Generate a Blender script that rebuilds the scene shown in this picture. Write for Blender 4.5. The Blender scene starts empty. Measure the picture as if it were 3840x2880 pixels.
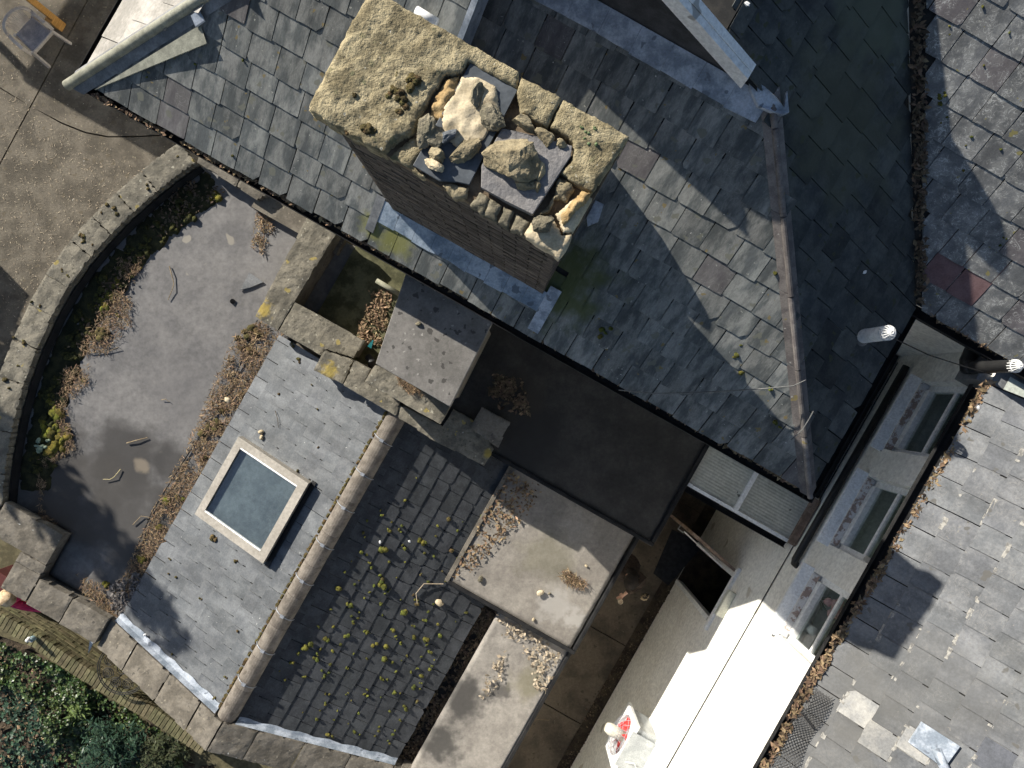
import bpy, bmesh, math, random
from mathutils import Vector, Matrix, noise
R = random.Random(7)
sc = bpy.context.scene
COL = sc.collection
# ------------------------------------------------------------------ camera, sky, sun, exposure
CAMZ, FPX = 12.2, 2660.0            # height over the patio, focal length in photo pixels
cam = bpy.data.cameras.new('camera'); cam.sensor_width = 36.0
cam.lens = 36.0 * FPX / 3840.0; cam.clip_end = 500
co = bpy.data.objects.new('camera', cam); COL.objects.link(co)
co.location = (0, 0, CAMZ); co.rotation_euler = (0, 0, 0); sc.camera = co
SUN_EL = math.radians(25.0)
SD = Vector((0.697, -0.717, 0)).normalized()          # the way shadows fall, in plan
COT = 1 / math.tan(SUN_EL)
wd = bpy.data.worlds.new('World'); sc.world = wd; wd.use_nodes = True
wn = wd.node_tree; bgn = wn.nodes['Background']
sky = wn.nodes.new('ShaderNodeTexSky'); sky.sky_type = 'NISHITA'; sky.sun_disc = False
sky.sun_elevation = SUN_EL; sky.sun_rotation = math.atan2(-SD.x, -SD.y)
wn.links.new(sky.outputs[0], bgn.inputs[0]); bgn.inputs[1].default_value = 0.066
sl = bpy.data.lights.new('sun', 'SUN'); sl.energy = 5.0; sl.angle = math.radians(0.5); sl.color = (1, .945, .85)
so = bpy.data.objects.new('sun', sl); COL.objects.link(so)
so.rotation_euler = Vector((SD.x * math.cos(SUN_EL), SD.y * math.cos(SUN_EL), -math.sin(SUN_EL))).to_track_quat('-Z', 'Y').to_euler()
so.location = (-20, 20, 20)
vs = sc.view_settings; vs.view_transform = 'Standard'; vs.look = 'None'; vs.gamma = 1; vs.use_curve_mapping = False
vs.exposure = 0.74
sc.cycles.max_bounces = 6; sc.cycles.diffuse_bounces = 4; sc.cycles.glossy_bounces = 2; sc.cycles.use_adaptive_sampling = True; sc.cycles.adaptive_threshold = .03
# ------------------------------------------------------------------ frame of the buildings
TH = math.radians(29.5); CT, ST = math.cos(TH), math.sin(TH)
def W3(a, b, z): return Vector((a * CT + b * ST, -a * ST + b * CT, z))
def AB(x, y): return (x * CT - y * ST, x * ST + y * CT)
def Q(px, py, z):                    # a spot seen in the photograph, at height z -> plan position
    k = (CAMZ - z) / FPX; dx, dy = px - 1920, py - 1440
    return ((dx * CT + dy * ST) * k, (dx * ST - dy * CT) * k)
def QF(px, py, zf):                  # the same on a sloping surface z = zf(a, b)
    z = 3.0
    for _ in range(25):
        a, b = Q(px, py, z); z = 0.5 * z + 0.5 * zf(a, b)
    a, b = Q(px, py, z); return (a, b, z)
def PIX(v): k = FPX / (CAMZ - v[2]); return (1920 + v[0] * k, 1440 - v[1] * k)
# ------------------------------------------------------------------ objects
def put(o, parent=None):
    COL.objects.link(o)
    if parent is not None:
        o.parent = parent
        o.matrix_parent_inverse = Matrix.Translation(-Vector(parent.get('_at', (0, 0, 0))))
    return o
def tag(o, label=None, cat=None, group=None, kind=None):
    if label: o['label'] = label
    if cat: o['category'] = cat
    if group: o['group'] = group
    if kind: o['kind'] = kind
    return o
EMPTIES = []
def thing(name, label, cat, at=(0, 0, 0), group=None):
    o = bpy.data.objects.new(name, None); o.empty_display_size = .2
    o.location = at; o['_at'] = tuple(at); COL.objects.link(o); EMPTIES.append(o)
    return tag(o, label, cat, group)
class MB:
    def __init__(s): s.v = []; s.f = []
    def add(s, vs, fs, world=False):
        n = len(s.v); s.v += [Vector(p) if world else W3(*p) for p in vs]
        s.f += [tuple(i + n for i in f) for f in fs]; return s
    def prism(s, poly, zt, zb):
        n = len(poly); A = sum(poly[i][0] * poly[(i + 1) % n][1] - poly[(i + 1) % n][0] * poly[i][1] for i in range(n))
        if A < 0: poly = poly[::-1]
        T = [(p[0], p[1], zt(p[0], p[1]) if callable(zt) else zt) for p in poly]
        B = [(p[0], p[1], zb(p[0], p[1]) if callable(zb) else zb) for p in poly]
        return s.add(T + B, [tuple(range(n)), tuple(range(2 * n - 1, n - 1, -1))] + [(i, i + n, (i + 1) % n + n, (i + 1) % n) for i in range(n)])
    def box(s, a0, a1, b0, b1, z0, z1): return s.prism([(a0, b0), (a1, b0), (a1, b1), (a0, b1)], z1, z0)
    def hexa(s, P, world=False):   # 8 corners: 0-3 bottom ccw, 4-7 top
        return s.add(P, [(3, 2, 1, 0), (4, 5, 6, 7), (0, 1, 5, 4), (1, 2, 6, 5), (2, 3, 7, 6), (3, 0, 4, 7)], world)
    def bar(s, p, q, w, h, up=(0, 0, 1), world=False):
        p = Vector(p) if world else W3(*p); q = Vector(q) if world else W3(*q)
        d = (q - p).normalized(); x = d.cross(Vector(up))
        if x.length < 1e-4: x = d.cross(Vector((0, 1, 0)))
        x.normalize(); y = x.cross(d); x *= w / 2; y *= h / 2
        return s.add([p - x - y, p + x - y, p + x + y, p - x + y, q - x - y, q + x - y, q + x + y, q - x + y],
                     [(3, 2, 1, 0), (4, 5, 6, 7), (0, 1, 5, 4), (1, 2, 6, 5), (2, 3, 7, 6), (3, 0, 4, 7)], True)
    def tube(s, pts, r, n=8, world=False, closed=False):
        P = [Vector(p) if world else W3(*p) for p in pts]; m = len(P); rs = r if isinstance(r, (list, tuple)) else [r] * m
        base = len(s.v); prev = None
        for i in range(m):
            d = (P[(i + 1) % m] - P[i - 1]) if closed else (P[min(i + 1, m - 1)] - P[max(i - 1, 0)])
            d.normalize()
            x = prev - d * prev.dot(d) if prev is not None else d.cross(Vector((0, 0, 1)) if abs(d.z) < .9 else Vector((1, 0, 0)))
            x.normalize(); prev = x; y = d.cross(x)
            s.v += [P[i] + (x * math.cos(6.28318 * k / n) + y * math.sin(6.28318 * k / n)) * rs[i] for k in range(n)]
        for i in range(m if closed else m - 1):
            j = (i + 1) % m
            s.f += [(base + i * n + k, base + i * n + (k + 1) % n, base + j * n + (k + 1) % n, base + j * n + k) for k in range(n)]
        if not closed:
            s.f += [tuple(base + k for k in range(n - 1, -1, -1)), tuple(base + (m - 1) * n + k for k in range(n))]
        return s
    def mesh(s, name, mat, smooth=False):
        me = bpy.data.meshes.new(name); me.from_pydata(s.v, [], s.f); me.validate()
        for m in (mat if isinstance(mat, (list, tuple)) else [mat]): me.materials.append(m)
        if smooth: me.polygons.foreach_set('use_smooth', [True] * len(me.polygons))
        me.update(); return me
    def obj(s, name, mat, parent=None, smooth=False, bevel=0, **kw):
        o = bpy.data.objects.new(name, s.mesh(name, mat, smooth)); put(o, parent)
        if bevel:
            b = o.modifiers.new('bevel', 'BEVEL'); b.width = bevel; b.segments = 2; b.limit_method = 'ANGLE'
        return tag(o, **kw)
def inpoly(p, poly):
    x, y = p[0], p[1]; ins = False; n = len(poly)
    for i in range(n):
        x1, y1 = poly[i][0], poly[i][1]; x2, y2 = poly[(i + 1) % n][0], poly[(i + 1) % n][1]
        if (y1 > y) != (y2 > y) and x < (x2 - x1) * (y - y1) / (y2 - y1) + x1: ins = not ins
    return ins
def nearest(p, poly):
    best = None
    for i in range(len(poly)):
        ax, ay = poly[i][0], poly[i][1]; bx, by = poly[(i + 1) % len(poly)][0], poly[(i + 1) % len(poly)][1]
        dx, dy = bx - ax, by - ay; L = dx * dx + dy * dy or 1e-9
        t = max(0, min(1, ((p[0] - ax) * dx + (p[1] - ay) * dy) / L)); q = (ax + dx * t, ay + dy * t)
        d = math.hypot(p[0] - q[0], p[1] - q[1])
        if best is None or d < best[0]: best = (d, q)
    return best
def nz(x, y, z=0.0, oc=4): return noise.fractal(Vector((x, y, z)), 1.0, 2.0, oc)
def rough(poly, zt, zb, step=.02, amp=.012, sc_=9.0, edge=.025, jag=.01, seed=0.0, rim=.03, fine=0.0):
    """a rough-surfaced slab with an uneven outline: (a, b) polygon, mean top height, bottom"""
    m = MB(); n0 = len(poly); pl = []
    for i in range(n0):                                  # uneven outline
        p, q = poly[i], poly[(i + 1) % n0]; k = max(1, int(math.hypot(q[0] - p[0], q[1] - p[1]) / .04))
        for j in range(k):
            x = p[0] + (q[0] - p[0]) * j / k; y = p[1] + (q[1] - p[1]) * j / k
            pl.append((x + nz(x * 14, y * 14, seed + 3) * jag, y + nz(x * 14, y * 14, seed + 9) * jag))
    x0 = min(p[0] for p in pl); x1 = max(p[0] for p in pl); y0 = min(p[1] for p in pl); y1 = max(p[1] for p in pl)
    nx, ny = int((x1 - x0) / step) + 1, int((y1 - y0) / step) + 1; idx = {}; cells = []
    def vid(i, j):
        if (i, j) not in idx:
            p = (x0 + i * step, y0 + j * step); d, q = nearest(p, pl); ins = inpoly(p, pl)
            if not ins or d < step * .3: p = q; d = 0
            z0 = zt(p[0], p[1]) if callable(zt) else zt
            z = z0 + nz(p[0] * sc_, p[1] * sc_, seed) * amp + (nz(p[0] * 40, p[1] * 40, seed + 1, 2) * fine if fine else 0) - edge * math.exp(-d / rim)
            idx[(i, j)] = len(m.v); m.v.append(W3(p[0], p[1], z))
        return idx[(i, j)]
    for i in range(nx):
        for j in range(ny):
            if inpoly((x0 + (i + .5) * step, y0 + (j + .5) * step), pl): cells.append((i, j))
    cs = set(cells)
    for i, j in cells: m.f.append((vid(i, j), vid(i + 1, j), vid(i + 1, j + 1), vid(i, j + 1)))
    low = {}
    def lv(k):
        if k not in low:
            v = m.v[k]; low[k] = len(m.v); m.v.append(Vector((v.x, v.y, zb)))
        return low[k]
    for i, j in cells:
        for (di, dj), (p, q) in (((0, -1), ((i, j), (i + 1, j))), ((1, 0), ((i + 1, j), (i + 1, j + 1))), ((0, 1), ((i + 1, j + 1), (i, j + 1))), ((-1, 0), ((i, j + 1), (i, j)))):
            if (i + di, j + dj) not in cs:
                a_, b_ = vid(*p), vid(*q); m.f.append((a_, lv(a_), lv(b_), b_))
    return m
_ICO = {}
def ico(sub):
    if sub not in _ICO:
        bm = bmesh.new(); bmesh.ops.create_icosphere(bm, subdivisions=sub, radius=1)
        _ICO[sub] = ([v.co.copy() for v in bm.verts], [tuple(v.index for v in f.verts) for f in bm.faces]); bm.free()
    return _ICO[sub]
def rock(m, a, b, z, ra, rb, rz, rot=0, seed=0, amp=.28, sub=3, freq=1.5, world=False, cuts=0):
    V, F_ = ico(sub); n = len(m.v); cr, sr = math.cos(rot), math.sin(rot)
    rc = random.Random(seed * 31 + 5); PL = [(Vector((rc.gauss(0, 1), rc.gauss(0, 1), rc.gauss(0, .8))).normalized(), rc.uniform(.5, .85)) for _ in range(cuts)]
    for p in V:
        for nn, oo in PL:
            dd_ = p.dot(nn) - oo
            if dd_ > 0: p = p - nn * dd_
        k = 1 + amp * noise.fractal(p * freq + Vector((seed * 7.1, seed * 3.3, 0)), .9, 2.1, 4)
        q = Vector((p.x * ra, p.y * rb, max(p.z, -.75) * rz)) * k
        x, y = q.x * cr - q.y * sr, q.x * sr + q.y * cr
        m.v.append(Vector((a + x, b + y, z + q.z)) if world else W3(a + x, b + y, z + q.z))
    m.f += [tuple(i + n for i in f) for f in F_]; return m
# ------------------------------------------------------------------ materials
def lin(h): 
    h = h.lstrip('#'); return tuple((int(h[i:i + 2], 16) / 255.0) ** 2.2 for i in (0, 2, 4))
def M(name, c1, c2, sc_=5.0, rgh=.85, bump=.35, bsc=60.0, rnd=0.0, hue=0.0, spots=(), veins=None, blobs=(), metal=0.0, spec=.35, bdist=.004, stretch=None, mid=(.38, .62), purple=0.0, run=None):
    m = bpy.data.materials.new(name); m.use_nodes = True; nt = m.node_tree; nd = nt.nodes; bs = nd['Principled BSDF']
    L = nt.links.new
    def N(t, **kw):
        n = nd.new(t)
        for k, v in kw.items(): n.inputs[k.replace('_', ' ')].default_value = v
        return n
    def mixc(fac, A, B, blend='MIX'):
        n = nd.new('ShaderNodeMix'); n.data_type = 'RGBA'; n.blend_type = blend
        for sock, val in ((n.inputs[0], fac), (n.inputs[6], A), (n.inputs[7], B)):
            if hasattr(val, 'is_linked'): L(val, sock)
            else: sock.default_value = val if isinstance(val, (int, float)) else (*val, 1)
        return n.outputs[2]
    def math_(op, x, y=0.0, z=None, clamp=False):
        n = nd.new('ShaderNodeMath'); n.operation = op; n.use_clamp = clamp
        for i, val in enumerate((x, y, z)):
            if val is None: continue
            if hasattr(val, 'is_linked'): L(val, n.inputs[i])
            else: n.inputs[i].default_value = val
        return n.outputs[0]
    def ramp(fac, p0, p1):
        n = nd.new('ShaderNodeMapRange'); n.interpolation_type = 'SMOOTHSTEP'
        L(fac, n.inputs[0]); n.inputs[1].default_value = p0; n.inputs[2].default_value = p1
        return n.outputs[0]
    tc = nd.new('ShaderNodeTexCoord'); oi = nd.new('ShaderNodeObjectInfo'); ge = nd.new('ShaderNodeNewGeometry')
    rand = math_('FRACT', math_('ADD', math_('MULTIPLY', oi.outputs['Random'], 7.31), ge.outputs['Random Per Island']))
    off = nd.new('ShaderNodeVectorMath'); off.operation = 'MULTIPLY_ADD'
    cmb = nd.new('ShaderNodeCombineXYZ'); L(rand, cmb.inputs[0]); L(rand, cmb.inputs[1]); L(rand, cmb.inputs[2])
    L(cmb.outputs[0], off.inputs[0]); off.inputs[1].default_value = (41, 23, 17) if rnd else (0, 0, 0); L(tc.outputs['Object'], off.inputs[2])
    vec = off.outputs[0]
    if stretch:
        mp = nd.new('ShaderNodeMapping'); mp.inputs['Scale'].default_value = stretch; L(vec, mp.inputs[0]); vs_ = mp.outputs[0]
    else: vs_ = vec
    n1 = N('ShaderNodeTexNoise', Scale=sc_, Detail=5.0, Roughness=.65); L(vs_, n1.inputs['Vector'])
    col = mixc(ramp(n1.outputs[0], *mid), c1, c2)
    n2 = N('ShaderNodeTexNoise', Scale=sc_ * 9, Detail=2.0, Roughness=.7); L(vs_, n2.inputs['Vector'])
    g = math_('ADD', math_('MULTIPLY', n2.outputs[0], 1.1), .45)
    cg = nd.new('ShaderNodeCombineColor'); [L(g, cg.inputs[i]) for i in range(3)]
    col = mixc(.75, col, cg.outputs[0], 'MULTIPLY')
    if purple:
        pr = math_('GREATER_THAN', math_('FRACT', math_('MULTIPLY', rand, 13.7)), 1 - purple)
        col = mixc(math_('MULTIPLY', pr, .55), col, (.12, .098, .102))
    if rnd:
        hs = nd.new('ShaderNodeHueSaturation'); L(col, hs.inputs['Color'])
        L(math_('ADD', math_('MULTIPLY', rand, 2 * rnd), 1 - rnd), hs.inputs['Value'])
        if hue: L(math_('ADD', math_('MULTIPLY', math_('FRACT', math_('MULTIPLY', rand, 5.7)), 2 * hue), .5 - hue), hs.inputs['Hue'])
        col = hs.outputs[0]
    if run:                                            # rain run-off staining that crosses the slates
        mr = nd.new('ShaderNodeMapping'); mr.vector_type = 'TEXTURE'; mr.inputs['Rotation'].default_value = (0, 0, -TH); mr.inputs['Scale'].default_value = run
        L(ge.outputs['Position'], mr.inputs[0]); nn_ = N('ShaderNodeTexNoise', Scale=1.0, Detail=4.0, Roughness=.6); L(mr.outputs[0], nn_.inputs['Vector'])
        gr = math_('ADD', math_('MULTIPLY', ramp(nn_.outputs[0], .3, .7), .4), .8)
        cr_ = nd.new('ShaderNodeCombineColor'); [L(gr, cr_.inputs[i]) for i in range(3)]
        col = mixc(1.0, col, cr_.outputs[0], 'MULTIPLY')
    if veins:
        vsc, vw, vc, va = veins
        nv = N('ShaderNodeTexNoise', Scale=vsc, Detail=2.5, Roughness=.5, Distortion=1.6); L(vec, nv.inputs['Vector'])
        d = math_('ABSOLUTE', math_('SUBTRACT', nv.outputs[0], .5)); f = math_('SUBTRACT', 1.0, ramp(d, vw * .4, vw))
        gate = ramp(n1.outputs[0], .42, .6)
        col = mixc(math_('MULTIPLY', math_('MULTIPLY', f, gate), va), col, vc)
    for (ssc, thr, sc2, prob) in spots:
        wv = N('ShaderNodeTexNoise', Scale=ssc * 1.7, Detail=1.0)
        L(vec, wv.inputs['Vector'])
        wp = nd.new('ShaderNodeVectorMath'); wp.operation = 'MULTIPLY_ADD'; L(wv.outputs['Color'], wp.inputs[0]); wp.inputs[1].default_value = (.9 / ssc,) * 3; L(vec, wp.inputs[2])
        vo = N('ShaderNodeTexVoronoi', Scale=ssc); L(wp.outputs[0], vo.inputs['Vector'])
        sp = nd.new('ShaderNodeSeparateColor'); L(vo.outputs['Color'], sp.inputs[0])
        keep = math_('GREATER_THAN', sp.outputs[0], 1 - prob)
        rr = math_('MULTIPLY', math_('ADD', sp.outputs[1], .3), thr)
        f = math_('MULTIPLY', math_('SUBTRACT', 1.0, ramp(math_('SUBTRACT', vo.outputs['Distance'], rr), -.06, .03)), keep)
        col = mixc(math_('MULTIPLY', f, .85), col, sc2)
    for (bx, by, br, bc, bf, bn) in blobs:             # stains and growth with a place of their own (world x, y)
        nb = N('ShaderNodeTexNoise', Scale=bn, Detail=3.0); L(ge.outputs['Position'], nb.inputs['Vector'])
        ds = nd.new('ShaderNodeVectorMath'); ds.operation = 'DISTANCE'; 
        sx = nd.new('ShaderNodeSeparateXYZ'); L(ge.outputs['Position'], sx.inputs[0])
        cx = nd.new('ShaderNodeCombineXYZ'); L(sx.outputs[0], cx.inputs[0]); L(sx.outputs[1], cx.inputs[1])
        L(cx.outputs[0], ds.inputs[0]); ds.inputs[1].default_value = (bx, by, 0)
        q = math_('SUBTRACT', math_('MULTIPLY', ds.outputs['Value'], 1 / br), math_('MULTIPLY', math_('SUBTRACT', nb.outputs[0], .5), 1.7))
        col = mixc(math_('MULTIPLY', math_('SUBTRACT', 1.0, ramp(q, .35, 1.1)), bf), col, bc)
    L(col, bs.inputs['Base Color'])
    nr = N('ShaderNodeTexNoise', Scale=sc_ * 4, Detail=1.0); L(vec, nr.inputs['Vector'])
    L(math_('ADD', math_('MULTIPLY', nr.outputs[0], .25), rgh - .125, clamp=True), bs.inputs['Roughness'])
    bs.inputs['Metallic'].default_value = metal; bs.inputs['Specular IOR Level'].default_value = spec
    if bump:
        nb = N('ShaderNodeTexNoise', Scale=bsc, Detail=3.0, Roughness=.7); L(vs_, nb.inputs['Vector'])
        bp = N('ShaderNodeBump', Strength=bump, Distance=bdist); L(nb.outputs[0], bp.inputs['Height']); L(bp.outputs[0], bs.inputs['Normal'])
    return m
def P(px, py, z): v = W3(*Q(px, py, z), z); return (v.x, v.y)
GREY = (.34, .34, .3); WHT = (.62, .6, .55); YEL = (.36, .26, .05)
ALG = (.07, .085, .02)
m_slate1 = M('slate_weathered', (.088, .096, .095), (.205, .207, .192), 5, .8, .5, 45, run=(.16, .9, 1), stretch=(1.7, .6, 1), rnd=.2, hue=.03, purple=.05, spots=((26, .2, GREY, .10), (9, .3, (.15, .15, .12), .3), (34, .16, WHT, .035), (16, .3, (.2, .15, .06), .06)),
    veins=(9, .022, (.3, .3, .28), .3), blobs=((*P(2130, 1060, 5.4), .45, ALG, .85, 5), (*P(1500, 880, 5.2), .26, (.2, .2, .05), .75, 7), (*P(1950, 1010, 5.2), .3, (.16, .16, .05), .5, 7), (*P(1390, 850, 5.2), .15, (.2, .2, .05), .7, 9)))
m_slate3 = M('slate_veined', (.115, .118, .12), (.2, .2, .192), 8, .8, .5, 45, run=(.2, .9, 1), rnd=.14, hue=.02, purple=.1, spots=((22, .22, GREY, .1), (13, .3, (.22, .19, .06), .06)), veins=(13, .03, (.42, .42, .4), .85))
m_slate4 = M('slate_pale', (.118, .123, .13), (.172, .176, .18), 4, .85, .4, 40, run=(.9, .22, 1), rnd=.08, hue=.015, purple=.0, spots=((20, .22, (.23, .22, .2), .12), (7, .3, (.105, .1, .09), .2)), veins=(11, .03, (.27, .26, .245), .35), mid=(.36, .64), blobs=((*P(3200, 2620, 5.3), .55, (.125, .121, .11), .5, 3), (*P(3550, 2600, 5.6), .7, (.13, .128, .12), .4, 2.5), (*P(3130, 2830, 5.2), .5, (.13, .126, .115), .5, 4)))
m_slate2 = M('slate_shaded', (.035, .04, .042), (.075, .08, .075), 4, .85, .5, 45, run=(.7, .3, 1), rnd=.3, hue=.03, spots=((12, .3, (.05, .055, .03), .3), (26, .15, (.16, .17, .16), .06)), blobs=((*P(3120, 500, 6), .8, (.085, .09, .06), .6, 4), (*P(3250, 60, 6.2), .5, (.1, .115, .08), .7, 5)))  # dark algae slate; the slope's shade is deepened in this colour too
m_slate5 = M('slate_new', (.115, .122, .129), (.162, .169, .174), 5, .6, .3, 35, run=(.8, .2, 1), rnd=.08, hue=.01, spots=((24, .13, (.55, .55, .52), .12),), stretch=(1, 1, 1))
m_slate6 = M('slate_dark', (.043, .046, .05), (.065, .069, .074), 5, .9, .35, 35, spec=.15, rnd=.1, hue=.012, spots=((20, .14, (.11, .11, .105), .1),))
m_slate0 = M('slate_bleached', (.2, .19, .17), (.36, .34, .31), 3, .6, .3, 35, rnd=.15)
m_slab = M('slate_slab', (.065, .075, .085), (.1, .112, .125), 4, .55, .15, 30, rnd=.1)
m_deck = M('roof_felt', (.018, .018, .018), (.035, .033, .03), 8, .95, .3)
m_stone = M('chimney_stone', (.19, .158, .092), (.42, .355, .22), 7, .95, 1.0, 55, bdist=.02, spots=((14, .3, (.2, .18, .1), .35), (30, .25, (.5, .47, .38), .1), (11, .3, (.13, .13, .07), .15)))
m_rock = M('rubble', (.2, .165, .1), (.36, .3, .19), 9, .92, .9, 50, rnd=.25, bdist=.012, spots=((22, .3, (.16, .14, .09), .35),))
m_rockd = M('rubble_grey', (.11, .1, .07), (.23, .2, .14), 12, .92, .9, 50, rnd=.2, bdist=.012)
m_ochre = M('ochre_mortar', (.33, .22, .1), (.46, .33, .16), 10, .95, .9, 50, bdist=.01)
m_cream = M('pale_mortar', (.42, .345, .225), (.58, .49, .34), 7, .95, .7, 40, bdist=.008)
m_brick = M('chimney_brick', (.075, .062, .05), (.12, .1, .085), 12, .95, .5, 60, rnd=.3)
m_mort = M('dark_mortar', (.05, .045, .04), (.08, .07, .06), 12, .95, .5)
m_lead = M('lead', (.2, .235, .28), (.42, .46, .52), 6, .5, .35, 25, spots=((10, .3, (.12, .14, .17), .3),), spec=.5)
m_leadd = M('lead_dull', (.13, .135, .14), (.22, .225, .23), 5, .6, .3, 25)
m_hip = M('hip_capping', (.12, .105, .1), (.19, .17, .155), 8, .85, .5, 40, rnd=.2, spots=((30, .25, (.34, .33, .3), .1), (12, .3, (.2, .16, .06), .1)))
m_roll = M('hip_roll', (.2, .2, .16), (.3, .3, .24), 10, .7, .4, 40)
m_white = M('white_paint', (.76, .76, .75), (.86, .86, .84), 3, .5, .15, 40, spots=((5, .28, (.3, .29, .27), .12),))
m_plas = M('white_plastic', (.7, .7, .69), (.78, .78, .76), 3, .4, 0)
m_black = M('black_plastic', (.012, .012, .013), (.022, .022, .022), 5, .45, .1)
m_gut = M('gutter_black', (.011, .011, .012), (.022, .022, .022), 6, .75, .2, spec=.2)
m_render = M('cream_render', (.79, .765, .7), (.86, .84, .78), 2.2, .9, .3, 70, spots=((3, .25, (.5, .46, .38), .15),))
m_patio = M('patio_concrete', (.09, .078, .06), (.165, .144, .112), 2.6, .95, .8, 55, bdist=.01, spots=((26, .28, (.3, .26, .18), .2), (9, .3, (.12, .1, .07), .3), (15, .13, (.5, .48, .42), .05)))
m_alley = M('alley_concrete', (.07, .057, .043), (.125, .102, .076), 2.2, .95, .6, 55, spots=((14, .3, (.06, .05, .036), .3), (30, .2, (.2, .17, .12), .08)))
m_cope = M('coping_stone', (.125, .114, .09), (.23, .208, .162), 5, .95, .8, 55, bdist=.008, rnd=.05, spots=((18, .3, (.1, .092, .07), .4), (22, .28, (.4, .38, .3), .16), (9, .28, (.34, .27, .09), .1), (13, .13, (.66, .65, .6), .06)),
    blobs=((*P(985, 1155, 2.72), .15, (.42, .31, .06), .7, 16), (*P(1235, 1390, 2.9), .13, (.4, .3, .06), .7, 18), (*P(1830, 1700, 2.95), .08, (.4, .3, .05), .7, 12), (*P(860, 1020, 2.72), .2, (.3, .25, .09), .0, 9)))
m_copeg = M('coping_grey', (.125, .11, .088), (.205, .182, .148), 4, .95, .6, 60, rnd=.04, spots=((26, .3, (.28, .25, .19), .15), (14, .3, (.09, .082, .07), .3), (11, .12, (.6, .6, .56), .06)))
m_conc = M('cover_slab', (.15, .142, .13), (.21, .198, .182), 3, .95, .6, 60, spots=((13, .36, (.06, .056, .052), .42), (21, .25, (.36, .34, .31), .12)))
m_felt = M('bay_felt', (.135, .13, .128), (.19, .182, .175), 1.6, .75, .3, 30, spots=((3.2, .18, (.29, .265, .22), .3), (35, .12, (.06, .06, .06), .12)),
    blobs=((*P(480, 1720, 2.25), .65, (.045, .042, .04), .9, 2.2), (*P(250, 1830, 2.25), 1.0, (.055, .05, .045), .9, 2.0), (*P(470, 1980, 2.25), .95, (.06, .056, .052), .85, 2.2), (*P(640, 1740, 2.25), .35, (.05, .047, .045), .85, 2.6), (*P(700, 1480, 2.25), .6, (.13, .125, .125), .4, 2.5), (*P(530, 1745, 2.25), .12, (.24, .2, .15), .8, 5)))
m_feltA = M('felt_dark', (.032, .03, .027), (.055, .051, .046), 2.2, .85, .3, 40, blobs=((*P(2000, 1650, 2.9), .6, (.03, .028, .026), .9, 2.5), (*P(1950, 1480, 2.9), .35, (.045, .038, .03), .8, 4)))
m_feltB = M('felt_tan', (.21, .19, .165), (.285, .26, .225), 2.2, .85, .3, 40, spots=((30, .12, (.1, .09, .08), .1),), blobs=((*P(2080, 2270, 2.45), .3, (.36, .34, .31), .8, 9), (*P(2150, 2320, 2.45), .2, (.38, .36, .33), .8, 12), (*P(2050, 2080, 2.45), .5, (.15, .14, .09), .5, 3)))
m_feltC = M('felt_stained', (.23, .21, .185), (.31, .285, .25), 2.2, .8, .3, 40, blobs=((*P(1730, 2620, 2.28), .42, (.055, .052, .048), .9, 5), (*P(1650, 2790, 2.28), .35, (.06, .057, .052), .9, 6), (*P(1870, 2600, 2.28), .2, (.07, .065, .06), .8, 8), (*P(1980, 2560, 2.28), .3, (.17, .155, .09), .6, 4)))
m_ridge = M('ridge_concrete', (.12, .104, .088), (.195, .172, .145), 8, .95, .8, 60, rnd=.1, spots=((16, .12, (.68, .67, .62), .08), (10, .3, (.1, .085, .07), .3)))
m_wire = M('galvanised_wire', (.3, .32, .35), (.4, .42, .45), 9, .5, 0, metal=.3)
m_line = M('grey_cable', (.1, .1, .1), (.16, .16, .15), 9, .7, 0)
m_soil = M('soil', (.035, .026, .018), (.08, .06, .04), 5, .98, .9, 40, bdist=.02)
m_moss = M('moss', (.07, .074, .014), (.18, .18, .032), 16, .98, 1.0, 120, bdist=.02, rnd=.3, hue=.03)
m_mossd = M('moss_brown', (.075, .06, .022), (.15, .115, .045), 16, .98, 1.0, 120, bdist=.02, rnd=.3, hue=.03)
m_leaf = M('dead_leaves', (.15, .1, .058), (.3, .21, .125), 4, .9, 0, rnd=.55, hue=.02)
m_leafd = M('dead_leaves_dark', (.075, .055, .036), (.15, .11, .07), 4, .9, 0, rnd=.5, hue=.02)
m_pleaf = M('pale_leaves', (.3, .24, .17), (.45, .38, .28), 4, .9, 0, rnd=.4)
m_twig = M('twig', (.2, .15, .09), (.32, .25, .16), 10, .9, .2)
m_ivy = M('ivy_leaf', (.03, .055, .014), (.075, .115, .03), 6, .45, 0, rnd=.5, hue=.04, spec=.5)
m_shrub = M('shrub_leaf', (.022, .05, .028), (.045, .085, .05), 6, .5, 0, rnd=.4, hue=.03)
m_gbrick = M('garden_brick', (.1, .09, .048), (.175, .155, .085), 9, .95, .6, 60, rnd=.25, hue=.02)
m_gmort = M('garden_mortar', (.08, .07, .04), (.12, .1, .06), 9, .95, .5)
m_wood = M('orange_timber', (.42, .22, .06), (.56, .31, .1), 7, .6, .2, 30, stretch=(1, 1, 6))
m_wood2 = M('bare_timber', (.17, .12, .09), (.3, .22, .17), 9, .85, .4, 30)
m_chair = M('chair_plastic', (.44, .4, .36), (.54, .5, .46), 4, .5, .1, 30, blobs=())
m_seat = M('chair_seat_grimy', (.2, .2, .23), (.32, .31, .33), 6, .6, .1, 30)
m_skin = M('skin', (.48, .27, .19), (.55, .33, .24), 6, .55, 0)
m_coat = M('brown_fur', (.032, .022, .017), (.07, .05, .038), 24, .95, 1.0, 90, bdist=.02)
m_hair = M('dark_hair', (.008, .006, .005), (.02, .014, .01), 20, .8, .6, 60)
m_blond = M('blond_hair', (.42, .29, .16), (.62, .47, .3), 20, .55, .6, 60)
m_pink = M('pink_cloth', (.42, .02, .08), (.5, .035, .11), 8, .85, .3, 60)
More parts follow.
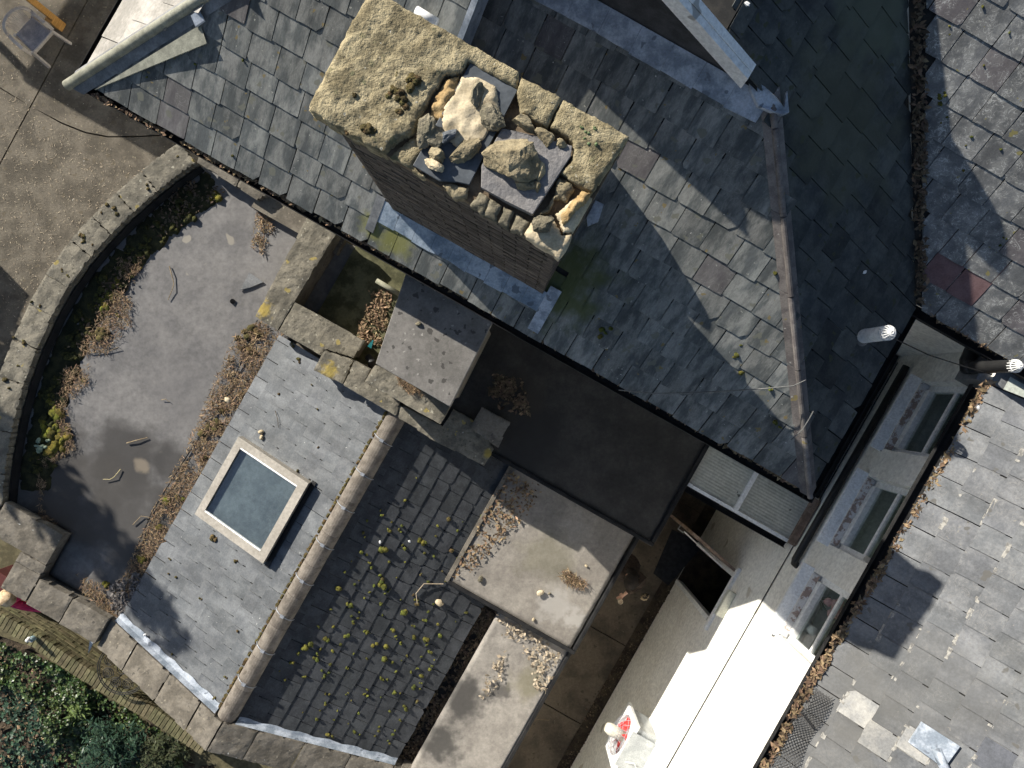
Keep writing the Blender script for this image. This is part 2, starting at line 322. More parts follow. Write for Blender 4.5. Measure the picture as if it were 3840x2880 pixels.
m_jean = M('dark_cloth', (.02, .022, .03), (.035, .038, .05), 9, .9, .3)
m_iron = M('black_iron', (.02, .02, .02), (.04, .038, .035), 8, .6, .2)
m_zinc = M('zinc', (.36, .38, .39), (.48, .5, .5), 6, .4, .1, metal=.4)
m_red = M('red_blade', (.55, .03, .03), (.65, .05, .04), 4, .35, 0)
m_int = M('interior', (.5, .54, .48), (.62, .65, .58), 3, .9, 0)
m_dark = M('dark_void', (.006, .006, .007), (.012, .012, .012), 3, .95, 0)
m_corr = M('corrugated_sheet', (.42, .41, .35), (.52, .51, .44), 3, .5, .1, 30, spots=((12, .2, (.05, .045, .035), .15),))
m_teal = M('teal_plastic', (.02, .16, .17), (.04, .24, .25), 6, .4, 0)
m_petal = M('pink_petals', (.55, .28, .28), (.68, .42, .4), 12, .8, 0, rnd=.3)
m_frame = M('skylight_frame', (.3, .275, .235), (.37, .34, .295), 3, .45, .05)
m_mat = M('rubber_mat', (.012, .013, .016), (.024, .026, .03), 14, .9, .5)
m_bark = M('bark', (.06, .045, .03), (.11, .085, .06), 10, .95, .6)
def glass(name, tint, f0, rgh, trans):
    m = bpy.data.materials.new(name); m.use_nodes = True; nt = m.node_tree; nd = nt.nodes
    gl = nd.new('ShaderNodeBsdfGlossy'); gl.inputs['Roughness'].default_value = rgh
    tr = nd.new('ShaderNodeBsdfTransparent'); tr.inputs[0].default_value = (*tint, 1)
    mx = nd.new('ShaderNodeMixShader'); mx.inputs[0].default_value = f0
    nt.links.new(tr.outputs[0], mx.inputs[1]); nt.links.new(gl.outputs[0], mx.inputs[2]); nt.links.new(mx.outputs[0], nd['Material Output'].inputs[0])
    return m
m_glass = glass('window_glass', (.75, .8, .78), .1, .02, 1)
m_sky = glass('skylight_glass', (.8, .85, .87), .1, .03, 1)
# ------------------------------------------------------------------ slating
def clip(poly, conv):
    out = poly; n = len(conv)
    for i in range(n):
        ax, ay = conv[i]; bx, by = conv[(i + 1) % n]; inp = out; out = []
        if not inp: return []
        def side(p): return (bx - ax) * (p[1] - ay) - (by - ay) * (p[0] - ax)
        for j in range(len(inp)):
            p, q = inp[j], inp[(j + 1) % len(inp)]; sp, sq = side(p), side(q)
            if sp >= 0: out.append(p)
            if (sp >= 0) != (sq >= 0):
                k = sp / (sp - sq); out.append((p[0] + (q[0] - p[0]) * k, p[1] + (q[1] - p[1]) * k))
    return out
def area(p): return .5 * sum(p[i][0] * p[(i + 1) % len(p)][1] - p[(i + 1) % len(p)][0] * p[i][1] for i in range(len(p)))
def slate_mesh(outline, th, mat, name='slate'):
    m = MB(); n = len(outline); ins = .0
    m.v = [Vector((x, y, th)) for x, y in outline] + [Vector((x, y, 0)) for x, y in outline]
    m.f = [tuple(range(n)), tuple(range(2 * n - 1, n - 1, -1))] + [(i, i + n, (i + 1) % n + n, (i + 1) % n) for i in range(n)]
    return m.mesh(name, mat)
def outline(w, L, rr, chip):
    j = lambda k: rr.uniform(-k, k)
    x0, x1 = .005, w - .005; pts = []
    c0 = rr.uniform(.02, .07) if rr.random() < chip else .004; c1 = rr.uniform(.02, .07) if rr.random() < chip else .004
    pts.append((x0 + c0 + j(.002), j(.003)))
    for k in (.25, .5, .75): pts.append((w * k, j(.0035)))
    pts += [(x1 - c1 + j(.002), j(.003)), (x1, c1 + .002)]
    pts += [(x1 + j(.002), L * .3), (x1, L), (x0, L), (x0 + j(.002), L * .3), (x0, c0 + .002)]
    return pts
def slate_roof(parent, O, E, Up, t, polys, w, g, th, mat, seed, holes=(), maxn=300, chip=.14, jit=.006, lim=260, skip=0, special=None, first=None):
    rr = random.Random(seed); k = math.sqrt(1 + t * t); L = 1.8 * g
    E3 = (W3(*E, 0)).normalized(); U3 = W3(Up[0], Up[1], 0); U3.z = t; U3.normalize(); N3 = E3.cross(U3); O3 = W3(*O)
    PF = Matrix((( *E3, ), ( *U3, ), ( *N3, ))).transposed().to_4x4(); PF.translation = O3
    var = [slate_mesh(outline(w, L, rr, chip), th, mat) for _ in range(10)]
    todo = []
    for poly in polys:
        pq = [(e, p * k) for e, p in poly]
        if area(pq) < 0: pq = pq[::-1]
        e0, e1 = min(p[0] for p in pq), max(p[0] for p in pq); q0, q1 = min(p[1] for p in pq), max(p[1] for p in pq)
        row = int(math.floor(q0 / g)); 
        while row * g < q1:
            q = row * g - .02; rw = random.Random(seed * 1000 + row); e = math.floor(e0 / w) * w - w * (.5 if row % 2 else 0) - rw.uniform(0, .12) * w
            while e < e1:
                we = w * (1 + rw.uniform(-.12, .12)); rect = [(e, q), (e + we, q), (e + we, q + L), (e, q + L)]
                expo = [(e, q), (e + we, q), (e + we, q + g), (e, q + g)]
                pqx = [(x, y - .03 if y <= q0 + 1e-6 else y) for x, y in pq]
                ce = clip(expo, pqx); ar = abs(area(ce)) / (we * g) if len(ce) > 2 else 0
                dice = rw.random()
                if ar > .1:
                    cx = sum(p[0] for p in ce) / len(ce); cy = sum(p[1] for p in ce) / len(ce)
                    wc = O3 + E3 * cx + U3 * cy; px, py = PIX(wc); ab = AB(wc.x, wc.y)
                    if -lim < px < 3840 + lim and -lim < py < 2880 + lim and not any(inpoly(ab, h) for h in holes) and dice >= skip:
                        todo.append((ar, e, q, we, rect, pqx, px, py, rw.random(), wc))
                e += we
            row += 1
    todo.sort(key=lambda d: (-(0 < d[6] < 3840 and 0 < d[7] < 2880), -d[0]))
    restm = MB(); made = []
    for i, (ar, e, q, we, rect, pqx, px, py, rd, wc) in enumerate(todo):
        rs = random.Random(rd); tilt = -math.atan(2 * th / L)
        MW = PF @ Matrix.Translation((e, q + rs.uniform(-jit, jit), 2 * th + .003)) @ Matrix.Rotation(tilt, 4, 'X') @ Matrix.Rotation(rs.gauss(0, .006), 4, 'Z') @ Matrix.Rotation(rs.gauss(0, .006), 4, 'Y')
        full = ar > .985 and abs(area(clip(rect, pqx))) > .6 * we * L
        if full: me = var[rs.randrange(10)]; MW = MW @ Matrix.Diagonal((we / w, 1, 1, 1))
        else:
            cp = clip(rect, pqx)
            if len(cp) < 3: continue
            cl = []
            for p in cp:
                if not cl or math.hypot(p[0] - cl[-1][0], p[1] - cl[-1][1]) > .004: cl.append(p)
            if len(cl) < 3: continue
            me = slate_mesh([(min(max(x - e, .005), we - .005), y - q) for x, y in cl], th, mat)
        if i < maxn:
            o = bpy.data.objects.new('slate', me); put(o, parent); o.matrix_world = MW; o.matrix_basis = MW
            sp = special(px, py) if special else None
            if sp: o.material_slots[0].link = 'OBJECT'; o.material_slots[0].material = sp
            made.append(o)
        else:
            n = len(restm.v); restm.v += [MW @ v.co for v in me.vertices]; restm.f += [tuple(x + n for x in p.vertices) for p in me.polygons]
    if restm.v: restm.obj('slates', mat, parent, kind='stuff')
    return made
# ------------------------------------------------------------------ ground
def struct(m, name, mat, **kw): return m.obj(name, mat, None, kind='structure', **kw)
m = MB(); m.box(-60, 60, -60, 60, -.6, -.36); struct(m, 'ground', m_soil, label='dark bare earth around and beneath the buildings', cat='ground')
# patio: concrete bays split by a straight and a curved joint
pat = thing('patio', 'brown weathered concrete patio with a curved joint beside the house', 'patio'); pat['kind'] = 'structure'
JL = [Q(360, -60, 0), Q(-260, 1100, 0)]                 # straight joint
CV = [Q(-160, 180, 0), Q(0, 330, 0), Q(140, 411, 0), Q(230, 461, 0), Q(320, 497, 0), Q(405, 513, 0), Q(520, 512, 0), Q(640, 505, 0), Q(900, 480, 0)]
def shift(pl, d):
    r = []
    for i, p in enumerate(pl):
        q0, q1 = pl[max(i - 1, 0)], pl[min(i + 1, len(pl) - 1)]; L = math.hypot(q1[0] - q0[0], q1[1] - q0[1])
        r.append((p[0] - (q1[1] - q0[1]) / L * d, p[1] + (q1[0] - q0[0]) / L * d))
    return r
gap = .012
joint_i = Q(135, 409, 0)
cl_ = [p for p in CV[:3]]; cr_ = CV[3:]
j0, j1 = JL
def onj(t): return (j0[0] + (j1[0] - j0[0]) * t, j0[1] + (j1[1] - j0[1]) * t)
tj = ((joint_i[0] - j0[0]) * (j1[0] - j0[0]) + (joint_i[1] - j0[1]) * (j1[1] - j0[1])) / ((j1[0] - j0[0]) ** 2 + (j1[1] - j0[1]) ** 2)
jx = onj(tj); L_ = math.hypot(j1[0] - j0[0], j1[1] - j0[1]); nj = (-(j1[1] - j0[1]) / L_ * gap, (j1[0] - j0[0]) / L_ * gap)
far_tl, far_l = Q(-1500, -900, 0), Q(-1500, 1700, 0)
def mv(p, k): return (p[0] + nj[0] * k, p[1] + nj[1] * k)
# orientation of the straight joint decides which side is which
sgn = 1 if (Q(700, 300, 0)[0] - j0[0]) * nj[0] + (Q(700, 300, 0)[1] - j0[1]) * nj[1] < 0 else -1
if sgn < 0: nj = (-nj[0], -nj[1])
bays = [
    [mv(j0, -1), mv(jx, -1)] + shift([jx] + CV[3:], gap)[1:] + [Q(1100, 300, 0), Q(900, -300, 0), Q(400, -400, 0)],
    [mv(jx, -1), mv(j1, -1), Q(-260, 1800, 0), Q(900, 2000, 0), Q(1600, 1400, 0)] + shift([jx] + CV[3:], -gap)[:0:-1],
    [mv(j0, 1), Q(300, -600, 0), far_tl, Q(-1500, -200, 0)] + shift(CV[:2], gap) + [mv(jx, 1)],
    [mv(jx, 1)] + shift(CV[:2], -gap)[::-1] + [Q(-1500, -160, 0), far_l, Q(-260, 1800, 0), mv(j1, 1)]]
for b in bays: MB().prism(b, 0.0, -.3).obj('concrete_bay', m_patio, pat)
# alley: concrete slabs between the flat roofs and the cream wall
AZ = -.25
al = thing('alley_floor', 'brown concrete slabs of the narrow shaded alley', 'path')
al['kind'] = 'structure'
cuts = [3.2, 1.2, -.35, -3.02, -4.6, -6.2, -8]
for i in range(len(cuts) - 1): MB().box(1.2, 4.0, cuts[i + 1] + .008, cuts[i] - .008, -.35, AZ).obj('paving_slab', m_alley, al, bevel=.006)
dr = MB().box(4.0, 4.3, -8, 3.2, -.35, AZ - .035); dr.obj('drain_channel', m_soil, al)
# ------------------------------------------------------------------ main house: hipped slate roof with a gablet
EZ, PT = 5.1, .61
s1z = lambda a, b: EZ + PT * (b - .54)
s2z = lambda a, b: EZ + PT * (3.1 - a)
house = thing('main_house', 'old house with a large hipped slate roof and ruined chimney', 'house', W3(-1, 2.5, 0))
w = MB(); w.prism([(-5.05, 1.75), (-1.0, 1.75), (-1.0, .68), (2.92, .68), (2.92, 9), (-5.05, 9)], 4.95, -.3); w.obj('wall', m_render, house)
d = MB()
gz = .012
d.add([(-5.25, .54, EZ), (3.1, .54, EZ), (.70, 2.94, EZ + PT * 2.4), (-2.85, 2.94, EZ + PT * 2.4)], [(0, 1, 2, 3)]); d.obj('hip_slope', m_deck, house)
front = [o for o in house.children if o.name.startswith('hip_slope')][0]
d = MB(); d.add([(3.1, .54, EZ), (3.1, 2.68, EZ), (.067, 5.71, 6.95), (.067, 2.9, 6.95), (.70, 2.94, EZ + PT * 2.4)], [(0, 1, 2, 3, 4)])
right = d.obj('side_slope', m_deck, house)
d = MB(); d.add([(-5.25, 9, EZ), (-5.25, .54, EZ), (-2.85, 2.94, EZ + PT * 2.4), (-2.217, 2.9, 6.95), (-2.217, 9, 6.95)], [(0, 1, 2, 3, 4)])
left = d.obj('lit_slope', m_deck, house)
CH = (-1.83, -.17, .9, 1.72)                                  # chimney foot
chfoot = [(-1.83, .93), (-.17, .93), (-.17, 1.72), (-1.83, 1.72)]
slate_roof(front, (0, .54, EZ), (1, 0), (0, 1), PT, [[(-5.22, 0), (3.08, 0), (.72, 2.36), (-2.84, 2.36)]], .292, .262, .009, m_slate1, 11, holes=[chfoot], maxn=300, chip=.1, jit=.014, lim=150)
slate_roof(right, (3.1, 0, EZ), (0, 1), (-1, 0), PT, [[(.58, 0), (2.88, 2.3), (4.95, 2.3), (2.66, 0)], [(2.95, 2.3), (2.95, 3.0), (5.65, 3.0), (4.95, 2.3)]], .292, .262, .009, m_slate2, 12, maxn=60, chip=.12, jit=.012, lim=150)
slate_roof(left, (-5.25, 0, EZ), (0, -1), (1, 0), PT, [[(-.62, 0), (-2.9, 2.3), (-4.2, 2.3), (-4.2, 0)]], .5, .36, .006, m_slate0, 13, chip=.05, lim=150)
MB().box(-2.24, .09, 3.06, 9, 6.75, 6.96).obj('ridge_flat', m_deck, house)
MB().tube([(-.2, 4.4, 6.95), (-.2, 4.4, 7.15), (-.2, 4.4, 7.27)], [.2, .17, .13], 14).obj('ridge_shadow_bump', m_ridge, house)  # pot added out of view to give the ridge shadow its bump
# hip cappings
def hipline(sx, s): return (3.1 - s, .54 + s, EZ + PT * s) if sx > 0 else (-5.25 + s, .54 + s, EZ + PT * s)
s = -.06
while s < 2.35:
    e = min(s + .46, 2.42); m = MB(); lift = .03
    for (q0, q1) in ((s, e),):
        A, B = hipline(1, q0), hipline(1, q1); wg = .12
        up0 = (A[0], A[1], A[2] + .045); up1 = (B[0], B[1], B[2] + .045)
        m.add([(A[0] - wg, A[1] - .0, s1z(0, A[1]) + .035), up0, (A[0], A[1] + wg, A[2] + .035),
               (B[0] - wg, B[1] - .0, s1z(0, B[1]) + .035), up1, (B[0], B[1] + wg, B[2] + .035)],
              [(0, 1, 4, 3), (1, 2, 5, 4), (0, 2, 1), (3, 4, 5), (0, 3, 5, 2)])
        m.tube([(A[0], A[1], A[2] + .035 + .004 * (int(s * 10) % 2)), (B[0], B[1], B[2] + .032)], .028, 10)
    m.obj('hip_tile', m_hip, house); s = e + .008
m = MB(); A, B = hipline(-1, -.13), hipline(-1, 2.4)
m.tube([(A[0], A[1], A[2] + .035), (B[0], B[1], B[2] + .035)], .052, 12); m.obj('hip_roll', m_roll, house, smooth=True)
m = MB()
for sd in (0, 1):
    wgs = .17
    P0 = [(A[0] + .02, A[1], A[2] + .045), (B[0], B[1], B[2] + .045)]
    if sd: P1 = [(A[0] + wgs + .02, A[1], s1z(0, A[1]) + .035), (B[0] + wgs, B[1], s1z(0, B[1]) + .035)]
    else: P1 = [(A[0], A[1] + wgs, A[2] + .035), (B[0], B[1] + wgs, B[2] + .035)]
    f = [(0, 1, 3, 2)] if sd else [(0, 2, 3, 1)]
    m.add([P0[0], P0[1], P1[0], P1[1]], f)
m.obj('hip_lead', m_leadd, house)
# the loose lead sheet lying by the left corner and its bright clip
zz = lambda a, b: s1z(a, b) + .05
pl = [QF(x, y, zz) for x, y in ((355, 336), (752, 92), (780, 168))]
m = MB(); m.add([(p[0], p[1], p[2] + (.0, .0, .03)[i]) for i, p in enumerate(pl)] + [(p[0], p[1], p[2] + (.0, .0, .03)[i] - .012) for i, p in enumerate(pl)], [(0, 1, 2), (5, 4, 3), (0, 3, 4, 1), (1, 4, 5, 2), (2, 5, 3, 0)][0:5])
m.obj('lead_sheet', m_roll, house, label='long lead wedge lifted beside the left hip')
pl = [QF(x, y, lambda a, b: s1z(a, b) + .1) for x, y in ((712, 55), (744, 32), (764, 72), (730, 96))]
m = MB(); m.prism([(p[0], p[1]) for p in pl], lambda a, b: s1z(a, b) + .085, lambda a, b: s1z(a, b) + .06); m.obj('lead_clip', m_lead, house)
# gutters
def gutter(parent, a0, a1, b0, z, wd=.105, axis='a', side=-1, name='gutter'):
    m = MB(); prof = [(0, .0), (0, -.06), (.25, -.085), (.75, -.085), (1, -.06), (1, .0), (.95, .0), (.93, -.055), (.7, -.075), (.3, -.075), (.07, -.055), (.06, 0)]
    pts = lambda s: [((s, b0 + side * wd * x, z + y) if axis == 'a' else (b0 + side * wd * x, s, z + y)) for x, y in prof]
    n = len(prof); V = pts(a0) + pts(a1)
    m.add(V, [(i, (i + 1) % n, (i + 1) % n + n, i + n) for i in range(n)] + [tuple(range(n - 1, -1, -1)), tuple(range(n, 2 * n))])
    bm = m.obj(name, m_gut, parent); 
    b2 = bmesh.new(); b2.from_mesh(bm.data); bmesh.ops.recalc_face_normals(b2, faces=b2.faces); b2.to_mesh(bm.data); b2.free()
    return bm
gutter(house, -5.27, 3.22, .545, 5.055)
gutter(house, .44, 2.62, 3.115, 5.055, axis='b', side=1)
gutter(house, .5, 6, -5.265, 5.055, wd=.1, axis='b', side=-1)
# fascia boards
m = MB(); m.box(-5.1, 2.95, .6, .66, 4.88, 5.03); m.obj('fascia', m_black, house)
# gablet
gb = 2.97; ga0, ga1, gzb = -2.72, .57, EZ + PT * 2.42
ap = (-1.075, gzb + 1.645 * PT + .06)
m = MB(); gv = [(ga0, gzb - .1), (ga1, gzb - .1), (-.57, 7.34), (-1.58, 7.34)]
m.hexa([(gv[0][0], gb, gv[0][1]), (gv[1][0], gb, gv[1][1]), (gv[1][0], gb + .07, gv[1][1]), (gv[0][0], gb + .07, gv[0][1]), (gv[3][0], gb, gv[3][1]), (gv[2][0], gb, gv[2][1]), (gv[2][0], gb + .07, gv[2][1]), (gv[3][0], gb + .07, gv[3][1])]); m.obj('gablet_wall', M('gablet_dark', (.03, .032, .036), (.06, .062, .068), 6, .8, .3), house)
for sx in (-1, 1):
    e = .42 if sx > 0 else -2.57
    up = (-.57 if sx > 0 else -1.58, 7.37); dn = (e, EZ + PT * (3.1 - .43) + .03)
    for nm, b0, b1, h0, h1 in (('bargeboard', 2.9, 2.955, -.12, .05), ('verge_strip', 2.957, 3.02, .02, .062)):
        m = MB(); m.hexa([(dn[0], b0, dn[1] + h0), (dn[0], b1, dn[1] + h0), (up[0], b1, up[1] + h0), (up[0], b0, up[1] + h0),
                (dn[0], b0, dn[1] + h1), (dn[0], b1, dn[1] + h1), (up[0], b1, up[1] + h1), (up[0], b0, up[1] + h1)])
        m.obj(nm, m_white, house)
m = MB(); n = 12
for i in range(n):
    a0 = ga0 - .1 + (ga1 + .2 - ga0) * i / n; a1 = ga0 - .1 + (ga1 + .2 - ga0) * (i + 1) / n - .002
    m.prism([(a0, 2.78 + .008 * math.sin(i * 2.1)), (a1, 2.78 + .008 * math.sin(i * 1.3)), (a1, 2.96), (a0, 2.96)], lambda a, b: s1z(a, b) + .042, lambda a, b: s1z(a, b) + .03)
m.obj('gablet_flashing', m_lead, house)
pl = [QF(x, y, lambda a, b: s1z(a, b) + .05) for x, y in ((2806, 300), (2860, 335), (2905, 372), (2945, 400), (2962, 330), (2970, 410), (2935, 430), (2880, 425), (2835, 405), (2808, 345))]
m = MB(); m.prism([(p[0], p[1]) for p in pl], lambda a, b: min(s1z(a, b), s2z(a, b)) + .1, lambda a, b: min(s1z(a, b), s2z(a, b)) + .06); m.obj('lead_saddle', m_lead, house)
# lead upstand behind the chimney
m = MB()
p0 = QF(1700, 136, lambda a, b: s1z(a, b) + .35); p1 = QF(1830, -60, lambda a, b: s1z(a, b) + .35)
a_ = (p0[0] + p1[0]) / 2
m.hexa([(a_ - .02, 1.62, s1z(0, 1.62)), (a_ + .03, 1.62, s1z(0, 1.62)), (a_ + .03, 2.8, s1z(0, 2.8)), (a_ - .02, 2.8, s1z(0, 2.8)),
        (a_ - .02, 1.62, s1z(0, 1.62) + .36), (a_ + .03, 1.62, s1z(0, 1.62) + .36), (a_ + .03, 2.8, s1z(0, 2.8) + .36), (a_ - .02, 2.8, s1z(0, 2.8) + .36)])
m.obj('lead_upstand', m_lead, house)
m = MB(); m.tube([(-.72, 2.0, 5.9), (-.72, 2.0, 6.22), (-.72, 2.0, 6.45), (-.72, 1.98, 6.62)], [.24, .21, .15, .05], 18); m.obj('hidden_shadow_cone', m_leadd, house, smooth=True)  # cone added out of sight behind the stack to cast a rounded shadow
m = MB(); q = QF(1600, 62, lambda a, b: s1z(a, b) + .12)
m.tube([(q[0] - .1, q[1], q[2]), (q[0] + .1, q[1] - .005, q[2])], .04, 12); m.obj('vent_pipe', m_plas, house, smooth=True)
# ------------------------------------------------------------------ back wing (veined slates, top right)
wing = thing('back_wing', 'rear wing with sunlit veined slates beyond the leaf filled valley', 'house', W3(6, 4.5, 0))
MB().box(2.92, 12, 2.8, 9, -.3, 5.05).obj('wall', m_render, wing)
s3z = lambda a, b: 5.12 + PT * (b - 2.68)
d = MB(); d.add([(3.1, 2.68, 5.12), (12, 2.68, 5.12), (12, 7.2, 5.12 + PT * 4.52), (-1.4, 7.2, 5.12 + PT * 4.52)], [(0, 1, 2, 3)]); wr = d.obj('roof_slope', m_deck, wing)
red = M('slate_plum', (.13, .075, .075), (.17, .105, .105), 7, .8, .4, rnd=.05)
slate_roof(wr, (0, 2.68, 5.12), (1, 0), (0, 1), PT, [[(3.2, 0), (9, 0), (9, 4.4), (-1.0, 4.4)]], .3, .265, .009, m_slate3, 21, maxn=300, lim=150, special=lambda x, y: red if 3510 < x < 3640 and 990 < y < 1110 else None)
gutter(wing, 3.12, 9, 2.69, 5.07)
# ------------------------------------------------------------------ rear house (cream wall, pale slates)
rear = thing('rear_house', 'cream rendered house with peeling sash windows and pale slate roof', 'house', W3(6, -1.5, 0))
AW = 4.22; RE = 5.05; RT = .55
win = [(1.5, 2.42), (.2, 1.13), (-1.03, -.17)]
opens = [(b0, b1, 3.78, 4.86) for b0, b1 in win] + [(-1.62, -.8, AZ, 1.85)]
bs_ = sorted({-9, 2.8} | {x for o in opens for x in o[:2]}); zs_ = sorted({-.35, 5.0} | {x for o in opens for x in o[2:]})
m = MB()
for i in range(len(bs_) - 1):
    for j in range(len(zs_) - 1):
        cb, cz = (bs_[i] + bs_[i + 1]) / 2, (zs_[j] + zs_[j + 1]) / 2
        if any(o[0] < cb < o[1] and o[2] < cz < o[3] for o in opens): continue
        m.add([(AW, bs_[i + 1], zs_[j]), (AW, bs_[i], zs_[j]), (AW, bs_[i], zs_[j + 1]), (AW, bs_[i + 1], zs_[j + 1])], [(0, 1, 2, 3)])
for (b0, b1, z0, z1) in opens:
    x1 = AW + .17
    m.add([(AW, b0, z0), (x1, b0, z0), (x1, b0, z1), (AW, b0, z1)], [(0, 1, 2, 3)])
    m.add([(AW, b1, z0), (x1, b1, z0), (x1, b1, z1), (AW, b1, z1)], [(3, 2, 1, 0)])
    m.add([(AW, b0, z1), (x1, b0, z1), (x1, b1, z1), (AW, b1, z1)], [(0, 1, 2, 3)])
m.obj('wall', m_render, rear)
# rooms behind the openings
for (b0, b1, z0, z1) in opens:
    x0, x1 = AW + .17, AW + 1.3; y0, y1 = b0 - .15, b1 + .15; q0, q1 = z0 - .25, z1 + .1; dk = z0 < 1
    V = [(x0, y0, q0), (x1, y0, q0), (x1, y1, q0), (x0, y1, q0), (x0, y0, q1), (x1, y0, q1), (x1, y1, q1), (x0, y1, q1)]
    MB().add(V, [(0, 1, 2, 3), (7, 6, 5, 4), (4, 5, 1, 0), (5, 6, 2, 1), (6, 7, 3, 2)]).obj('room', m_dark if dk else m_int, rear)
m_sillp = M('peeling_paint', (.76, .78, .8), (.86, .87, .87), 4, .6, .3, 40, spots=((9, .22, (.35, .29, .25), .12), (4, .25, (.6, .59, .58), .3)))
m_peel = M('peeling_rail', (.3, .23, .2), (.62, .61, .6), 9, .7, .4, 40, mid=(.45, .52))
for wi, (b0, b1) in enumerate(win):
    wn_ = MB().hexa([(4.085, b0 - .035, 3.7), (AW + .19, b0 - .035, 3.7), (AW + .19, b1 + .035, 3.7), (4.085, b1 + .035, 3.7),
                    (4.085, b0 - .035, 3.745), (AW + .19, b0 - .035, 3.79), (AW + .19, b1 + .035, 3.79), (4.085, b1 + .035, 3.745)]).obj('window_sill', m_sillp, rear, bevel=.006)
    x = AW + .11; fr = MB()
    fr.box(x, x + .06, b0 + .003, b0 + .075, 3.795, 4.86); fr.box(x, x + .06, b1 - .075, b1 - .003, 3.795, 4.86)
    fr.box(x, x + .06, b0 + .075, b1 - .075, 4.78, 4.855)
    fo = fr.obj('window', m_white, rear)
    MB().box(x - .035, x + .06, b0 + .075, b1 - .075, 3.795, 3.9).obj('bottom_rail', m_white, fo, bevel=.004)
    MB().hexa([(AW + .0, b0 + .02, 3.77), (AW + .07, b0 + .02, 3.77), (AW + .07, b1 - .02, 3.77), (AW + .0, b1 - .02, 3.77), (AW + .0, b0 + .02, 3.805), (AW + .07, b0 + .02, 3.82), (AW + .07, b1 - .02, 3.82), (AW + .0, b1 - .02, 3.805)]).obj('peeling_strip', m_peel, fo)
    MB().box(x + .01, x + .05, b0 + .075, b1 - .075, 4.3, 4.345).obj('meeting_rail', m_white, fo)
    MB().add([(x + .03, b0 + .075, 3.9), (x + .03, b1 - .075, 3.9), (x + .03, b1 - .075, 4.78), (x + .03, b0 + .075, 4.78)], [(3, 2, 1, 0)]).obj('pane', m_glass, fo)
# doorway with its open door
MB().box(AW - .05, AW + .12, -1.72, -.7, 1.853, 1.93).obj('lintel', m_white, rear, bevel=.005)
fr = MB(); fr.box(AW - .02, AW + .1, -1.62, -1.55, AZ, 1.85); fr.box(AW - .02, AW + .1, -.87, -.8, AZ, 1.85); fr.obj('door_frame', m_white, rear)
hx, hb = AW - .03, -.79; dd = Vector((-.96, .20)).normalized() * .84
dl = MB().hexa([(hx, hb, AZ + .05), (hx + .012, hb + .04, AZ + .05), (hx + dd.x + .012, hb + dd.y + .04, AZ + .05), (hx + dd.x, hb + dd.y, AZ + .05),
                (hx, hb, 1.83), (hx + .012, hb + .04, 1.83), (hx + dd.x + .012, hb + dd.y + .04, 1.83), (hx + dd.x, hb + dd.y, 1.83)]).obj('door', m_wood2, rear, label='weathered open door seen edge on')
m = MB(); e = (hx + dd.x * .85, hb + dd.y * .85); m.tube([(e[0], e[1], .75), (e[0] - .01, e[1] - .07, .77), (e[0] + .09, e[1] - .08, .77)], .012, 6); m.obj('handle', m_zinc, dl)
m = MB(); m.bar((hx - .1, hb - .05, 1.6), (hx + dd.x * .9, hb + dd.y - .06, 1.2), .02, .02); m.obj('stay_bar', m_white, dl)
MB().box(AW - .12, AW, -1.42, -1.02, 2.12, 2.2).obj('bulkhead_lamp', M('lamp_cover', (.5, .5, .42), (.6, .6, .5), 5, .4, .1), rear, bevel=.012)
MB().box(AW - .09, AW, -2.86, -2.74, 2.2, 2.36).obj('junction_box', m_plas, rear, bevel=.01)
m = MB(); m.tube([(AW - .01, 2.7, 3.02), (AW - .01, -.2, 3.0), (AW - .012, -3, 2.98), (AW - .01, -8, 2.94)], .007, 6); m.obj('cable', m_black, rear)
m = MB(); m.tube([(AW - .07, 2.6, 3.4), (AW - .07, -.17, 3.36), (AW - .05, -.21, 3.34), (AW, -.22, 3.33)], .045, 10); m.obj('waste_pipe', m_black, rear, smooth=True)
# eaves, roof
s4z = lambda a, b: RE + RT * (a - 4.17)
d = MB(); d.add([(4.17, 2.37, RE), (4.17, -9, RE), (9.57, -9, RE + RT * 5.4), (9.57, 2.37, RE + RT * 5.4)], [(0, 1, 2, 3)]); rr_ = d.obj('roof_slope', m_deck, rear)
newer = M('slate_replaced', (.085, .09, .1), (.11, .115, .13), 5, .6, .2, rnd=.05); pale = M('slate_patched', (.22, .22, .215), (.33, .32, .295), 5, .7, .3, rnd=.2)
def sp4(x, y):
    if 3620 < x < 3790 and 2760 < y < 2870: return newer
    if (3140 < x < 3240 and 2640 < y < 2730) or (3250 < x < 3440 and 2690 < y < 2830): return pale
    return None
slate_roof(rr_, (4.17, 0, RE), (0, -1), (1, 0), RT, [[(-2.35, 0), (9, 0), (9, 5), (-2.35, 5)]], .27, .275, .008, m_slate4, 31, maxn=300, lim=120, chip=.08, special=sp4)
gutter(rear, -8.5, 2.3, 4.172, RE - .035, axis='b', side=-1)
d = MB(); d.box(4.1, 9, 2.38, 2.8, 4.6, 4.95); d.obj('parapet_gutter', m_leadd, rear)
m = MB(); q = QF(3505, 2800, lambda a, b: s4z(a, b) + .06)
m.prism([(q[0] - .16, q[1] - .1), (q[0] + .12, q[1] - .12), (q[0] + .14, q[1] + .13), (q[0] - .15, q[1] + .13)], lambda a, b: s4z(a, b) + .065, lambda a, b: s4z(a, b) + .04); m.obj('lead_patch', m_lead, rear)
q = QF(3540, 2848, lambda a, b: s4z(a, b) + .08)
m = MB().tube([(q[0] - .07, q[1] + .04, q[2] - .06), (q[0] + .02, q[1] - .05, q[2]), (q[0] + .12, q[1] - .12, q[2] + .02)], .045, 10); m.obj('lead_spout', m_lead, rear, smooth=True)
m = MB(); rf = random.Random(77); kf = math.sqrt(1 + RT * RT)
